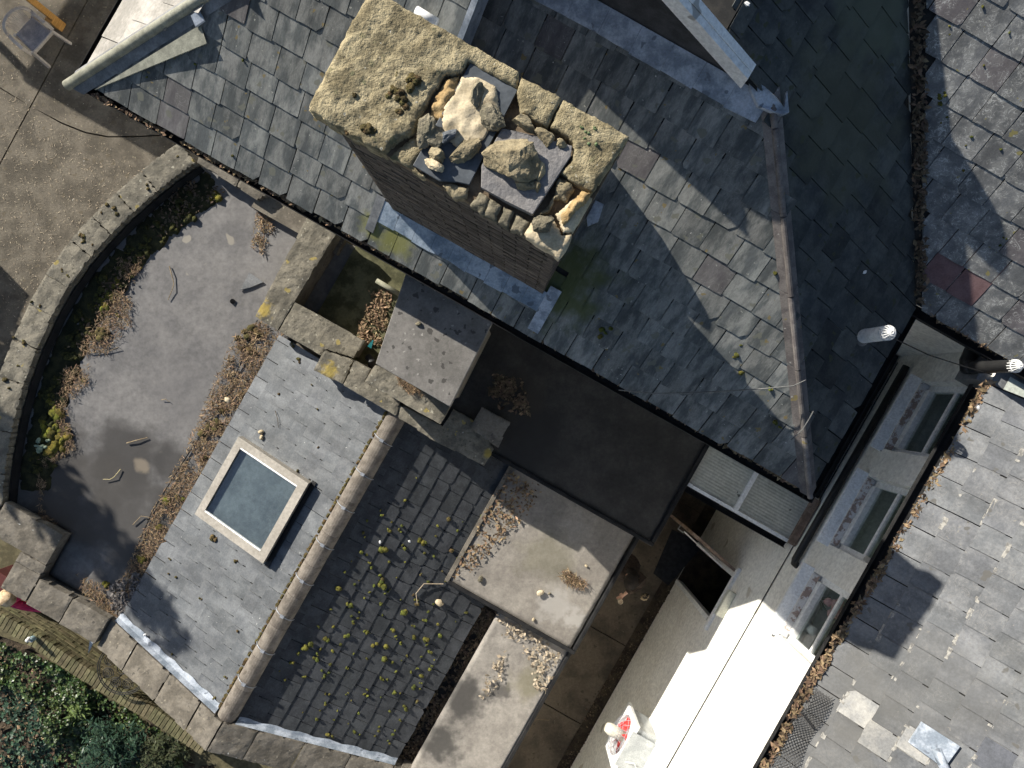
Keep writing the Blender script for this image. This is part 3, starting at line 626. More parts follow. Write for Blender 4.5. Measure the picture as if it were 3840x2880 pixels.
for k in range(1, 11):
    e = -2.3
    while e < 6:
        L_ = rf.uniform(.02, .07)
        if nz(e * 1.3, k * .9, 3) > .02 and rf.random() < .5:
            p = (k * .275 - .02) / kf; a0 = 4.17 + p - rf.uniform(.01, .028); a1 = 4.17 + p + rf.uniform(-.004, .01); h = .03
            m.prism([(a0 + rf.uniform(-.006, .006), -e), (a1, -e), (a1 + rf.uniform(-.006, .006), -e - L_), (a0 + rf.uniform(-.006, .006), -e - L_)], lambda a, b: s4z(a, b) + .031, lambda a, b: s4z(a, b) + .005)
        e += L_
m.obj('mortar_fillet', M('pale_fillet', (.16, .155, .145), (.36, .345, .31), 26, .95, .6, 60), rear, kind='stuff')
# ------------------------------------------------------------------ roof over the passage between the houses
pas = thing('passage_roof', 'dark felt strip of roof with boards between the two houses', 'roof', W3(3.6, 1.4, 3))
MB().hexa([(2.93, .62, 2.5), (4.19, .62, 2.5), (4.19, 2.78, 2.5), (2.93, 2.78, 2.5), (2.93, .62, 3.12), (4.19, .62, 3.0), (4.19, 2.78, 3.0), (2.93, 2.78, 3.12)]).obj('felt', m_deck, pas)
for i, (x, wd_, mt) in enumerate(((3.34, .15, m_wood2), (3.55, .1, m_wood2), (3.72, .16, m_black), (3.94, .08, m_wood2))):
    MB().hexa([(x, .62, 3.0), (x + wd_, .62, 3.0), (x + wd_, 2.2, 3.0), (x, 2.2, 3.0), (x, .62, 3.16), (x + wd_, .62, 3.15), (x + wd_, 2.2, 3.15), (x, 2.2, 3.16)]).obj('board', mt, pas, bevel=.004)
# corrugated canopy
can = thing('lean_to_canopy', 'dirty corrugated plastic canopy with a white glazing bar', 'canopy', W3(3.3, .3, 2.6))
zc = lambda a: 2.86 + .11 * (a - 2.68)
m = MB(); n = 64
for i in range(n + 1):
    b = .02 + .64 * i / n; h = .002 * math.sin(i * math.pi / 2)
    m.v += [W3(2.66, b, zc(2.66) + h), W3(4.2, b, zc(4.2) + h)]
m.f = [(2 * i, 2 * i + 1, 2 * i + 3, 2 * i + 2) for i in range(n)]; m.obj('corrugated_sheet', m_corr, can)
q = Q(2800, 1838, 2.95)
MB().box(q[0] - .03, q[0] + .03, -.0, .64, zc(q[0]) - .01, zc(q[0]) + .03).obj('glazing_bar', m_white, can)
MB().hexa([(2.66, -.03, zc(2.66) - .1), (4.2, -.03, zc(4.2) - .1), (4.2, .015, zc(4.2) - .1), (2.66, .015, zc(2.66) - .1), (2.66, -.03, zc(2.66) + .02), (4.2, -.03, zc(4.2) + .02), (4.2, .015, zc(4.2) + .02), (2.66, .015, zc(2.66) + .02)]).obj('front_strip', m_white, can)
gutter(can, 2.68, 4.18, -.035, 2.9, wd=.08)
MB().box(4.1, 4.2, -.03, .64, 2.9, 3.07).obj('edge_board', m_wood2, can)
MB().box(2.69, 2.76, -.02, .05, AZ, 2.75).obj('post', m_white, can)
# ------------------------------------------------------------------ chimney (part of the main house)
CZ = 7.6
chim = MB().prism([(-1.80, .93), (-.20, .93), (-.20, 1.69), (-1.80, 1.69)], CZ - .12, 5.2).obj('chimney', m_mort, house, label='tall dark brick chimney stack with a broken stone cap')
m = MB(); z = 5.25; row = 0
while z < CZ - .14:
    off = .11 * (row % 2)
    for (n0, n1, fn) in ((-1.83, -.17, 'a0'), (.9, 1.72, 'b1'), (-1.83, -.17, 'a1'), (.9, 1.72, 'b0')):
        x = n0 - off
        while x < n1:
            p, q = max(x, n0), min(x + .215, n1); x += .226
            if q - p < .02: continue
            jt = R.uniform(0, .006)
            if fn == 'a0': m.box(p, q, .9 + jt, .95, z, z + .064)
            elif fn == 'a1': m.box(p, q, 1.67, 1.72 - jt, z, z + .064)
            elif fn == 'b1': m.box(-.22, -.17 - jt, p, q, z, z + .064)
            else: m.box(-1.83 + jt, -1.78, p, q, z, z + .064)
    z += .075; row += 1
m.obj('brickwork', m_brick, chim, kind='stuff')
def T(pts, z=CZ): return [Q(x, y, z) for x, y in pts]
MB().prism([(-1.9, .9), (-.13, .9), (-.13, 1.74), (-1.9, 1.74)], CZ - .06, CZ - .13).obj('cap_bed', M('cap_bed', (.1, .075, .05), (.2, .15, .1), 9, .95, .8, 40, bdist=.01), chim)
cap = T([(1152, 412), (1388, -42), (1700, 132), (1948, 270), (1940, 333), (1760, 229), (1731, 270), (1664, 278), (1600, 390), (1553, 489), (1500, 520), (1442, 577), (1290, 490)])
rough(cap, CZ + .02, CZ - .16, step=.014, amp=.014, sc_=6, edge=.02, jag=.012, seed=1.3, rim=.018, fine=.009).obj('cap_slab', m_stone, chim, smooth=True, label='large lichened mortar slab at the left of the chimney top')
core = T([(1676, 288), (1722, 282), (1700, 360), (1672, 405), (1660, 452), (1612, 425), (1628, 360)])
rough(core, CZ + .0, CZ - .1, step=.014, amp=.03, sc_=16, edge=.02, seed=5).obj('mortar_core', m_ochre, chim, smooth=True)
MB().prism(T([(1763, 236), (1941, 337), (1760, 692), (1715, 682), (1645, 677), (1548, 620), (1590, 545)], CZ - .01), CZ - .01, CZ - .035).obj('slate_slab', m_slab, chim, bevel=.003)
pm = T([(1727, 287), (1800, 290), (1862, 330), (1876, 408), (1850, 470), (1815, 520), (1775, 560), (1720, 560), (1665, 520), (1655, 452), (1672, 408), (1705, 350)])
rough(pm, CZ + .012, CZ - .008, step=.015, amp=.014, sc_=12, edge=.014, jag=.02, seed=8).obj('pale_mortar', m_cream, chim, smooth=True)
blk = [([(1937, 345), (1955, 292), (2106, 371), (2052, 480), (1949, 424)], .03, m_stone), ([(2112, 376), (2360, 516), (2224, 726), (2160, 690), (2103, 649), (2140, 610), (2149, 533), (2093, 494), (2058, 482)], .03, m_stone),
       ([(1500, 540), (1552, 500), (1590, 550), (1548, 612), (1600, 655), (1580, 655), (1450, 580)], -.03, m_stone), ([(1660, 690), (1690, 682), (1756, 700), (1752, 740), (1700, 735)], -.02, m_rock),
       ([(1757, 765), (1800, 715), (1834, 735), (1820, 800), (1806, 798)], -.02, m_rockd), ([(1812, 800), (1838, 736), (1884, 765), (1862, 830)], -.02, m_rockd), ([(1868, 832), (1890, 768), (1930, 790), (1908, 855)], -.02, m_rockd), ([(1914, 858), (1936, 793), (1992, 826), (1962, 878)], -.02, m_rockd),
       ([(1965, 880), (1990, 830), (2070, 800), (2110, 880), (2150, 870), (2128, 935), (2098, 970)], -.01, m_cream), ([(2085, 800), (2180, 720), (2228, 738), (2150, 872), (2112, 872)], -.005, m_cream)]
for i, (pl, dz, mt) in enumerate(blk):
    rough(T(pl), CZ + dz, CZ - .12, step=.016, amp=.014 if i < 3 else .008, sc_=9, edge=.018, jag=.01, seed=20 + i * 3.1, rim=.014, fine=.009).obj('cap_stone', mt, chim, smooth=True)
rough(T([(2105, 800), (2182, 715), (2215, 735), (2190, 760), (2140, 812), (2112, 850)]), CZ + .05, CZ - .03, step=.014, amp=.05, sc_=14, edge=.05, jag=.02, seed=61).obj('mortar_core', m_ochre, chim, smooth=True)
rough(T([(2090, 660), (2130, 672), (2160, 700), (2130, 760), (2085, 745), (2060, 790), (2010, 822), (2030, 790), (2075, 730)]), CZ + .02, CZ - .1, step=.014, amp=.04, sc_=14, edge=.04, jag=.02, seed=66).obj('cap_stone', m_rock, chim, smooth=True)
MB().prism(T([(1882, 482), (1960, 500), (2145, 552), (2140, 590), (1997, 808), (1900, 760), (1804, 704), (1806, 620)], CZ + .0), lambda a, b: CZ + .02 + .012 * math.sin(a * 9) , CZ - .03).obj('slate_slab', M('slate_slab_buckled', (.15, .145, .145), (.24, .225, .215), 5, .6, .5, 18, bdist=.02), chim, bevel=.004)
# lead and steps at the chimney foot
m = MB()
for i in range(9):
    a0 = -1.95 + i * .203
    m.prism([(a0, .735 + .01 * math.sin(i * 1.9)), (a0 + .2, .735 + .01 * math.sin(i * 2.7)), (a0 + .2, .93), (a0, .93)], lambda a, b: s1z(a, b) + .045, lambda a, b: s1z(a, b) + .03)
m.obj('lead_apron', M('lead_blue', (.15, .2, .26), (.34, .4, .47), 5, .5, .3, 25, spots=((8, .35, (.08, .1, .13), .3),)), chim)
MB().prism([(-.14, .56), (-.02, .56), (-.02, 1.0), (-.14, 1.0)], lambda a, b: s1z(a, b) + .05, lambda a, b: s1z(a, b) + .03).obj('lead_step', m_lead, chim)
MB().prism([(-2.02, .62), (-1.93, .62), (-1.93, .95), (-2.02, .95)], lambda a, b: s1z(a, b) + .05, lambda a, b: s1z(a, b) + .03).obj('lead_step', m_leadd, chim)
pl = [QF(x, y, lambda a, b: s1z(a, b) + .06) for x, y in ((2233, 752), (2264, 767), (2243, 832), (2204, 849), (2200, 817))]
MB().prism([(p[0], p[1]) for p in pl], lambda a, b: s1z(a, b) + .07, lambda a, b: s1z(a, b) + .05).obj('lead_flap', m_lead, chim)
# loose stones lying on the cap: each a thing
stones = [
    (1789, 345, 23, 62, .05, 8, m_rockd, 'long upright grey stone at the top of the pale mortar patch'),
    (1846, 434, 50, 42, .06, 30, m_rockd, 'dark rounded lump on the slate slab, right of the long stone'),
    (1592, 487, 36, 56, .06, 15, m_rockd, 'tall grey stone at the left edge of the slate slab'),
    (1638, 522, 34, 46, .05, 20, m_rockd, 'brown stone between the tall grey stone and the slate chip'),
    (1684, 508, 40, 22, .06, -30, m_slab, 'sharp dark slate chip leaning on the rubble'),
    (1742, 560, 62, 40, .05, 130, m_rock, 'wide flat stone across the lower edge of the pale mortar'),
    (1632, 580, 34, 24, .06, 30, m_rock, 'small grey stone above the ochre chip near the slab corner'),
    (1626, 616, 34, 22, .05, 35, m_cream, 'ochre yellow chip at the lower left of the slate slab'),
    (1925, 590, 92, 92, .11, 20, m_rock, 'biggest tan boulder in the middle of the buckled slab'),
    (2026, 642, 26, 36, .06, -10, m_rock, 'egg shaped stone right of the biggest boulder'),
    (1962, 690, 44, 28, .06, 10, m_rock, 'squat stone just below the biggest boulder'),
    (2013, 697, 14, 22, .05, -15, m_rock, 'smallest pebble tucked beside the squat stone'),
    (1965, 462, 62, 26, .06, 28, m_rock, 'curved broken mortar piece above the biggest boulder'),
    (2046, 515, 46, 24, .06, 40, m_rock, 'crumbling mortar piece at the right end of the broken ring'),
    (2105, 540, 22, 20, .05, 40, m_rock, 'small square lump at the corner of the buckled slab'),
    (2036, 840, 50, 30, .06, -25, m_rockd, 'mossy stone on the front right corner of the chimney'),
]
for i, (px, py, ra, rb, rz, rot, mt, lab) in enumerate(stones):
    k = (CAMZ - CZ) / FPX; a, b = Q(px, py, CZ + rz * .6); m = MB()
    rock(m, a, b, CZ + rz * .35, ra * k * 1.22, rb * k * 1.22, rz * .85, math.radians(-rot) + TH, seed=i + 1, amp=.13, sub=4 if ra > 30 else 3, freq=3.5, cuts=13)
    m.obj('loose_stone', mt, None, smooth=False, label=lab, cat='stone', group='loose stones on the chimney top')
# ------------------------------------------------------------------ curved bay with flat roof
BZ, PZ = 2.25, 2.5
bay = thing('curved_bay', 'curved bay with grey flat felt roof behind a lichened stone parapet', 'building', W3(-3.6, -2, 0))
inner = [(732, 610), (650, 662), (573, 720), (463, 819), (359, 932), (324, 975), (255, 1064), (191, 1168), (133, 1301), (75, 1440), (40, 1580), (17, 1724), (6, 1863), (4, 1900)]
inn = [Q(x, y, PZ) for x, y in inner]
def dens(pl, n):
    out = []
    for i in range(len(pl) - 1):
        for k in range(n): out.append((pl[i][0] + (pl[i + 1][0] - pl[i][0]) * k / n, pl[i][1] + (pl[i + 1][1] - pl[i][1]) * k / n))
    return out + [pl[-1]]
for _ in range(3): inn = [inn[0]] + [((inn[i - 1][0] + 2 * inn[i][0] + inn[i + 1][0]) / 4, (inn[i - 1][1] + 2 * inn[i][1] + inn[i + 1][1]) / 4) for i in range(1, len(inn) - 1)] + [inn[-1]]
inn = dens(inn, 3); out_ = shift(inn, -.36)
if math.hypot(*out_[10]) < math.hypot(*inn[10]): out_ = shift(inn, .36)
cuts = [0, 5, 8, 11, 14, 18, 21, 24, 27, 31, 35, len(inn) - 1]
for i in range(len(cuts) - 1):
    c0, c1 = cuts[i], cuts[i + 1]; pin, pou = inn[c0:c1 + 1], out_[c0:c1 + 1]
    def trim(pl, g=.003):
        pl = list(pl); d0 = Vector(pl[1]) - Vector(pl[0]); d1 = Vector(pl[-2]) - Vector(pl[-1])
        pl[0] = tuple(Vector(pl[0]) + d0.normalized() * g); pl[-1] = tuple(Vector(pl[-1]) + d1.normalized() * g); return pl
    rough(trim(pin) + trim(pou)[::-1], PZ + R.uniform(-.006, .006), PZ - .12, step=.035, amp=.008, sc_=8, edge=.007, jag=.006, seed=100 + i, rim=.02).obj('coping_stone', m_cope, bay)
m = MB(); ow = shift(inn, .0)
sg = -1 if out_[10] == shift(inn, -.36)[10] else 1
m.prism(shift(inn, sg * .02) + shift(inn, sg * .33)[::-1], PZ - .115, -.3); m.obj('wall', m_copeg, bay)
m = MB(); ii = shift(inn, -sg * .012); i2 = shift(inn, -sg * .05)
for i in range(len(ii) - 1): m.add([(*ii[i], PZ - .13), (*ii[i + 1], PZ - .13), (*i2[i + 1], BZ + .012), (*i2[i], BZ + .012)], [(0, 1, 2, 3)])
m.obj('upstand_flashing', m_gut, bay)
for pl in ([(738, 608), (748, 568), (898, 655), (884, 700)], [(888, 702), (902, 657), (1010, 722), (963, 750)]):
    rough([Q(x, y, PZ) for x, y in pl], PZ, PZ - .13, step=.03, amp=.006, edge=.01, jag=.004, seed=150).obj('coping_stone', m_copeg, bay)
MB().box(-4.35, -3.0, .36, .62, BZ - .4, PZ - .12).obj('back_wall', m_copeg, bay)
# straight returns of the parapet
zf = PZ
for (a0, a1, b0, b1) in ((-5.977, -5.264, -5.295, -4.845), (-5.243, -4.331, -5.295, -4.824), (-4.719, -4.32, -5.453, -5.306), (-4.719, -4.32, -5.872, -5.463), (-4.31, -3.796, -5.893, -5.495), (-3.78, -3.209, -5.904, -5.516)):
    rough([(a0, b0), (a1, b0), (a1, b1), (a0, b1)], zf + R.uniform(-.004, .004), zf - .13, step=.035, amp=.008, sc_=8, edge=.007, jag=.005, seed=R.uniform(0, 99), rim=.02).obj('coping_stone', m_copeg, bay)
for (a0, a1, b0, b1) in ((-5.925, -4.352, -5.243, -4.876), (-4.677, -4.352, -5.851, -5.243), (-4.404, -3.146, -5.851, -5.558)): MB().box(a0, a1, b0, b1, -.3, zf - .12).obj('wall', m_copeg, bay)
# roof sheet with gentle ponds and folds
poly = [p for p in shift(inn, sg * .03)] + [(-4.34, -4.85), (-4.34, -5.52), (-3.0, -5.52), (-3.0, -1.0), (-2.72, .1), (-2.72, .6)]
rough(poly, lambda a, b: BZ + .006 * nz(a * 1.2, b * 1.2, 2), BZ - .15, step=.06, amp=.004, sc_=3, edge=0, jag=0).obj('flat_roof', m_felt, bay, smooth=True)
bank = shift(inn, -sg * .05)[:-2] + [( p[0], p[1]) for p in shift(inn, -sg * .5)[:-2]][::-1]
rough(bank, BZ + .02, BZ - .02, step=.05, amp=.02, sc_=5, edge=.02, jag=.06, seed=71, rim=.05).obj('soil_shade_bank', M('mossy_soil_shade', (.018, .02, .008), (.05, .048, .02), 7, .98, .9, 50, bdist=.02), bay, smooth=True)  # mossy soil, widened and darkened to deepen the parapet's shadow
# ------------------------------------------------------------------ lightwell walls and the square cover slab
well = thing('stone_lightwell', 'lichened stone parapet around a small dark lightwell beside the eaves', 'parapet', W3(-2, -.4, 2.5))
Ls = [([(1165, 785), (1278, 846), (1103, 1131), (1040, 1238), (956, 1187)], 2.72, m_cope), ([(1106, 1133), (1368, 1277), (1328, 1342), (1216, 1308), (1203, 1333), (1044, 1240)], 2.72, m_cope),
      ([(1216, 1313), (1325, 1350), (1283, 1442), (1176, 1388)], 2.9, m_cope), ([(1329, 1352), (1388, 1386), (1365, 1430), (1500, 1507), (1485, 1560), (1287, 1444)], 3.02, m_cope),
      ([(1407, 1367), (1688, 1526), (1650, 1591), (1367, 1431)], 3.65, m_cope), ([(1490, 1512), (1660, 1600), (1700, 1535), (1800, 1592), (1852, 1690), (1815, 1747), (1630, 1655), (1495, 1570)], 3.0, m_cope),
      ([(1806, 1527), (1915, 1586), (1868, 1680), (1762, 1604)], 3.08, m_copeg)]
for i, (pl, z, mt) in enumerate(Ls):
    pp = [Q(x, y, z) for x, y in pl]
    rough(pp, z, z - .13, step=.03, amp=.008, sc_=9, edge=.007, jag=.005, seed=200 + i * 2.3, rim=.02).obj('coping_stone', mt, well)
    cx = sum(p[0] for p in pp) / len(pp); cy = sum(p[1] for p in pp) / len(pp)
    MB().prism([(cx + (p[0] - cx) * .93, cy + (p[1] - cy) * .9) for p in pp], z - .12, 1.9).obj('wall', m_copeg, well)
MB().box(-2.85, -1.0, -.8, 1.7, 2.0, 2.3).obj('well_floor', M('well_floor', (.06, .06, .03), (.15, .145, .08), 4, .95, .5), well)
m = MB(); p0, p1 = Q(1412, 1052, 2.38), Q(1500, 1105, 2.38); m.tube([(*p0, 2.38), (*p1, 2.38)], .035, 10); m.obj('waste_pipe', M('old_pipe', (.2, .2, .14), (.3, .29, .22), 9, .8, .3), well, smooth=True)
slab = thing('cover_slab', 'square speckled concrete slab capping a squat stack under the eaves', 'slab', W3(*Q(1620, 1280, 4.5), 2.0))
sp_ = [Q(x, y, 4.5) for x, y in ((1523, 1022), (1848, 1207), (1688, 1526), (1408, 1364))]
MB().prism(sp_, 4.5, 4.38).obj('slab', m_conc, slab, bevel=.008)
cx = sum(p[0] for p in sp_) / 4; cy = sum(p[1] for p in sp_) / 4
MB().prism([(cx + (p[0] - cx) * .9, cy + (p[1] - cy) * .9) for p in sp_], 4.38, 2.0).obj('stack', m_copeg, slab)
m = MB(); q = Q(1388, 1350, 2.6); m.tube([(q[0] - .05, q[1] + .02, 2.55), (q[0] + .02, q[1] + .0, 2.6), (q[0] + .06, q[1] - .1, 2.5)], .05, 10); m.obj('flue_pipe', m_black, well)
q = Q(1390, 1290, 2.75)
MB().hexa([(q[0] - .03, q[1] - .05, 2.7), (q[0] + .03, q[1] - .05, 2.7), (q[0] + .01, q[1] + .06, 2.74), (q[0] - .005, q[1] + .06, 2.74), (q[0] - .03, q[1] - .05, 2.72), (q[0] + .03, q[1] - .05, 2.72), (q[0] + .01, q[1] + .06, 2.76), (q[0] - .005, q[1] + .06, 2.76)]).obj('plastic_scrap', m_teal, None, label='teal plastic scrap stuck beside the cover slab', cat='scrap')
# ------------------------------------------------------------------ gabled outhouse with skylight
out = thing('gabled_outhouse', 'low gabled outhouse with a round ridge, skylight and mossy slates', 'building', W3(-1, -3, 0))
RA, RZ, T5, T6 = -1.114, 2.84, .27, .27
LE, RR = -3.137, 1.17
E5, E6 = -5.55, -5.42
z5 = lambda a, b: RZ - T5 * (RA - a)
z6 = lambda a, b: RZ - T6 * (a - RA)
MB().box(LE + .1, RR - .08, -5.4, -.95, -.3, 2.2).obj('wall', m_copeg, out)
d = MB(); d.add([(LE, -1.0, z5(LE, 0)), (LE, E5, z5(LE, 0)), (RA, -5.68, RZ), (RA, -1.0, RZ)], [(0, 1, 2, 3)]); so5 = d.obj('lit_slope', m_deck, out)
d = MB(); d.add([(RA, -1.0, RZ), (RA, -5.68, RZ), (RR, E6, z6(RR, 0)), (RR, -1.0, z6(RR, 0))], [(0, 1, 2, 3)]); so6 = d.obj('mossy_slope', m_deck, out)
skp = [QF(x, y, lambda a, b: z5(a, b) + .17) for x, y in ((897, 1630), (1152, 1820), (978, 2128), (738, 1915))]
ka = sorted(p[0] for p in skp); kb = sorted(p[1] for p in skp)
sa0, sa1, sb0, sb1 = (ka[0] + ka[1]) / 2, (ka[2] + ka[3]) / 2, (kb[0] + kb[1]) / 2, (kb[2] + kb[3]) / 2
hole = [(sa0 + .12, sb0 + .1), (sa1 - .1, sb0 + .1), (sa1 - .1, sb1 - .1), (sa0 + .12, sb1 - .1)]
n5 = slate_roof(so5, (LE, 0, z5(LE, 0)), (0, -1), (1, 0), T5, [[(1.0, 0), (-E5, 0), (5.67, 1.98), (1.0, 1.98)]], .27, .215, .007, m_slate5, 41, holes=[hole], maxn=165, chip=.05, jit=.004, lim=100)
n6 = slate_roof(so6, (RR, 0, z6(RR, 0)), (0, 1), (-1, 0), T6, [[(E6, 0), (-1.0, 0), (-1.0, 2.24), (-5.67, 2.24)]], .27, .215, .0085, m_slate6, 42, maxn=140, chip=.12, jit=.006, lim=100)
# ridge tiles
b = -1.04
while b > -5.6:
    e = max(b - .46, -5.68); m = MB()
    prof = [(.128 * math.cos(t), .128 * math.sin(t) - .01) for t in [math.pi * k / 12 for k in range(13)]]
    for s_ in (b, e):
        m.v += [W3(RA + x, s_, RZ + y + .0) for x, y in prof]
    m.f = [(i, i + 1, i + 14, i + 13) for i in range(12)] + [tuple(range(12, -1, -1)), tuple(range(13, 26))]
    m.obj('ridge_tile', m_ridge, out, smooth=False); b = e - .004
for i, py in enumerate((1650, 1778, 1905, 2046, 2182, 2315, 2446, 2572)):
    px = 1428 - (py - 1650) * .548
    q = QF(px, py, lambda a, b: RZ + .13); m = MB()
    m.tube([(RA + .141 * math.cos(t), q[1] - .02 * math.cos(t), RZ - .012 + .142 * math.sin(t)) for t in [math.pi * k / 14 for k in range(15)]], .0055, 6)
    m.box(RA - .025, RA + .025, q[1] - .018, q[1] + .018, RZ + .12, RZ + .145)
    m.obj('ridge_clip', m_wire, out)
m = MB(); 
for i in range(100):
    bb = -1.1 - i * .0455
    m = rock(m, RA - .145, bb + R.uniform(-.02, .02), z5(RA - .15, 0) + .035, .022 + R.uniform(0, .012), .03, .02, 0, i, .4, 1)
m.obj('mortar_bedding', m_mossd, out, kind='stuff')
# skylight
zs5 = lambda h: (lambda a, b: z5(a, b) + h)
fw = .105
sk = MB()
for (a0, a1, b0, b1) in ((sa0, sa1, sb1 - fw, sb1), (sa0, sa1, sb0, sb0 + fw), (sa0, sa0 + fw, sb0 + fw, sb1 - fw), (sa1 - fw * 1.15, sa1, sb0 + fw, sb1 - fw)):
    sk.prism([(a0, b0), (a1, b0), (a1, b1), (a0, b1)], zs5(.17), zs5(-.02))
sko = sk.obj('skylight', m_frame, out)
MB().prism([(sa0 + fw, sb0 + fw), (sa1 - fw, sb0 + fw), (sa1 - fw, sb1 - fw), (sa0 + fw, sb1 - fw)], zs5(.15), zs5(.14)).obj('pane', m_sky, sko)
MB().prism([(sa0 + fw + .005, sb0 + fw + .005), (sa1 - fw - .02, sb0 + fw + .005), (sa1 - fw - .02, sb1 - fw - .005), (sa0 + fw + .005, sb1 - fw - .005)], zs5(.09), zs5(.075)).obj('blind', M('grey_blind', (.17, .17, .168), (.25, .25, .245), 2, .8, .2), sko)
m = MB()
for (a0, a1, b0, b1) in ((sa0 + fw, sa1 - fw, sb1 - fw - .022, sb1 - fw - .002), (sa0 + fw, sa1 - fw, sb0 + fw + .002, sb0 + fw + .022)): m.prism([(a0, b0), (a1, b0), (a1, b1), (a0, b1)], zs5(.167), zs5(.13))
m.obj('glazing_bead', m_white, sko)
m = MB(); m.prism([(sa1 + .004, sb0 - .06), (sa1 + .07, sb0 - .06), (sa1 + .07, sb1 + .03), (sa1 + .004, sb1 + .03)], zs5(.045), zs5(.0)); m.obj('flashing', m_black, sko)
# gable parapet with raked coping, lead alongside
def rake(a): return (RZ + .15) - T5 * abs(a - RA)
def eb(a): return E5 + (-5.68 - E5) * (a - LE) / (RA - LE) if a < RA else -5.68 + (E6 + 5.68) * (a - RA) / (RR - RA)
segs = [(-3.2, -2.7), (-2.69, -2.08), (-2.07, -1.5), (-1.49, -1.12), (-1.1, -.66), (-.65, -.05), (-.04, .58), (.59, 1.18), (1.19, 1.6)]
for i, (a0, a1) in enumerate(segs):
    rough([(a0, eb(a0) - .43), (a1, eb(a1) - .43), (a1, eb(a1)), (a0, eb(a0))], lambda a, b: max(rake(a), 2.4), 2.0, step=.035, amp=.008, sc_=8, edge=.007, jag=.005, seed=300 + i * 1.7, rim=.02).obj('coping_stone', m_copeg, out)
MB().prism([(-3.15, eb(-3.15) - .38), (RA, eb(RA) - .38), (1.5, eb(1.5) - .38), (1.5, eb(1.5) - .05), (RA, eb(RA) - .05), (-3.15, eb(-3.15) - .05)], 2.1, -.3).obj('gable_wall', m_copeg, out)
for (s0, s1, zf, wd_) in ((LE - .03, RA - .15, z5, .1), (RA + .15, RR + .02, z6, .07)):
    m = MB(); n = 22
    for i in range(n):
        a0 = s0 + (s1 - s0) * i / n; a1 = s0 + (s1 - s0) * (i + 1) / n; wv = wd_ + .012 * math.sin(i * 1.7); wv2 = wd_ + .012 * math.sin(i * 1.7 + 1.7)
        m.add([(a0, eb(a0) + .003, rake(a0) - .03), (a1, eb(a1) + .003, rake(a1) - .03), (a1, eb(a1) + .03, zf(a1, 0) + .05), (a0, eb(a0) + .03, zf(a0, 0) + .05), (a0, eb(a0) + wv, zf(a0, 0) + .036), (a1, eb(a1) + wv2, zf(a1, 0) + .036)], [(0, 1, 2, 3), (3, 2, 5, 4)])
    m.obj('verge_lead', m_lead, out)
MB().box(RA - .6, RA + .6, -1.1, -1.0, RZ - .25, RZ + .02).obj('abutment_lead', m_lead, out)
# ------------------------------------------------------------------ three flat roofs stepping down the alley
def flat(name, lab, a0, a1, b0, b1, z, mat, rimsides):
    t_ = thing(name, lab, 'flat roof', W3((a0 + a1) / 2, (b0 + b1) / 2, 0), 'flat roofs along the alley')
    rough([(a0, b0), (a1, b0), (a1, b1), (a0, b1)], lambda a, b: z + .008 * nz(a * 1.5, b * 1.5, z), z - .14, step=.06, amp=.004, edge=0, jag=0).obj('felt', mat, t_, smooth=True)
    MB().box(a0 + .06, a1 - .06, b0 + .06, b1 - .02, -.3, z - .13).obj('wall', m_render, t_)
    if 'b' in rimsides: MB().box(a0, a1 + .05, b0 - .05, b0 + .005, z - .16, z + .035).obj('edge_trim', m_gut, t_, bevel=.012)
    if 'a' in rimsides: MB().box(a1 - .005, a1 + .05, b0 + .007, b1, z - .16, z + .033).obj('edge_trim', m_gut, t_, bevel=.012)
    return t_
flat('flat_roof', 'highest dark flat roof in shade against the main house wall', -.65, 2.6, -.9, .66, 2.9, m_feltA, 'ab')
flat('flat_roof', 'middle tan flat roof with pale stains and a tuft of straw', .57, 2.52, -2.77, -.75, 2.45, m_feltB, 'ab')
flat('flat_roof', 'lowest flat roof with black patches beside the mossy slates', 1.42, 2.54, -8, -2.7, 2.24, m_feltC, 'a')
MB().box(1.15, 1.43, -8, -2.8, 1.9, 2.06).obj('valley_gutter', m_deck, out)
MB().box(.52, .575, -2.8, -.95, 2.1, 2.475).obj('edge_kerb', m_copeg, None, label='stone kerb at the left edge of the middle flat roof', cat='kerb')
# ------------------------------------------------------------------ flues
def flue(name, lab, a, b, z0, z1, r, mat, cage, group):
    t_ = thing(name, lab, 'flue', W3(a, b, z0), group)
    MB().tube([(a, b, z0 - .1), (a, b, z1)], r, 24).obj('pipe', mat, t_, smooth=False)
    m = MB()
    for k in range(14):
        t0 = 6.28318 * k / 14
        m.tube([(a + r * .93 * math.cos(t0), b + r * .93 * math.sin(t0), z1), (a + r * .93 * math.cos(t0), b + r * .93 * math.sin(t0), z1 + .05), (a + r * .45 * math.cos(t0), b + r * .45 * math.sin(t0), z1 + .1), (a + r * .15 * math.cos(t0), b + r * .15 * math.sin(t0), z1 + .11)], .0055, 5)
    for rr2, zz2 in ((.93, .05), (.45, .1)):
        m.tube([(a + r * rr2 * math.cos(6.28318 * k / 20), b + r * rr2 * math.sin(6.28318 * k / 20), z1 + zz2) for k in range(20)], .006, 5, closed=True)
    m.obj('terminal_cage', cage, t_)
    MB().tube([(a, b, z1 - .03), (a, b, z1 - .02)], r * .8, 20).obj('inner_pipe', m_black, t_)
    return t_
q = QF(3228, 1262, s2z)
f1 = flue('flue', 'white flue pipe with cage standing on the shaded slope', q[0], q[1], q[2], q[2] + .46, .068, m_plas, m_plas, 'boiler flues')
MB().tube([(q[0], q[1], q[2] - .02), (q[0], q[1], q[2] + .06)], [.1, .072], 20).obj('collar', m_leadd, f1)
q = Q(3662, 1378, 5.0)
f2 = flue('flue', 'black flue pipe with white cage beside the rear gutter corner', q[0], q[1], 4.95, 5.52, .062, m_black, m_plas, 'boiler flues')
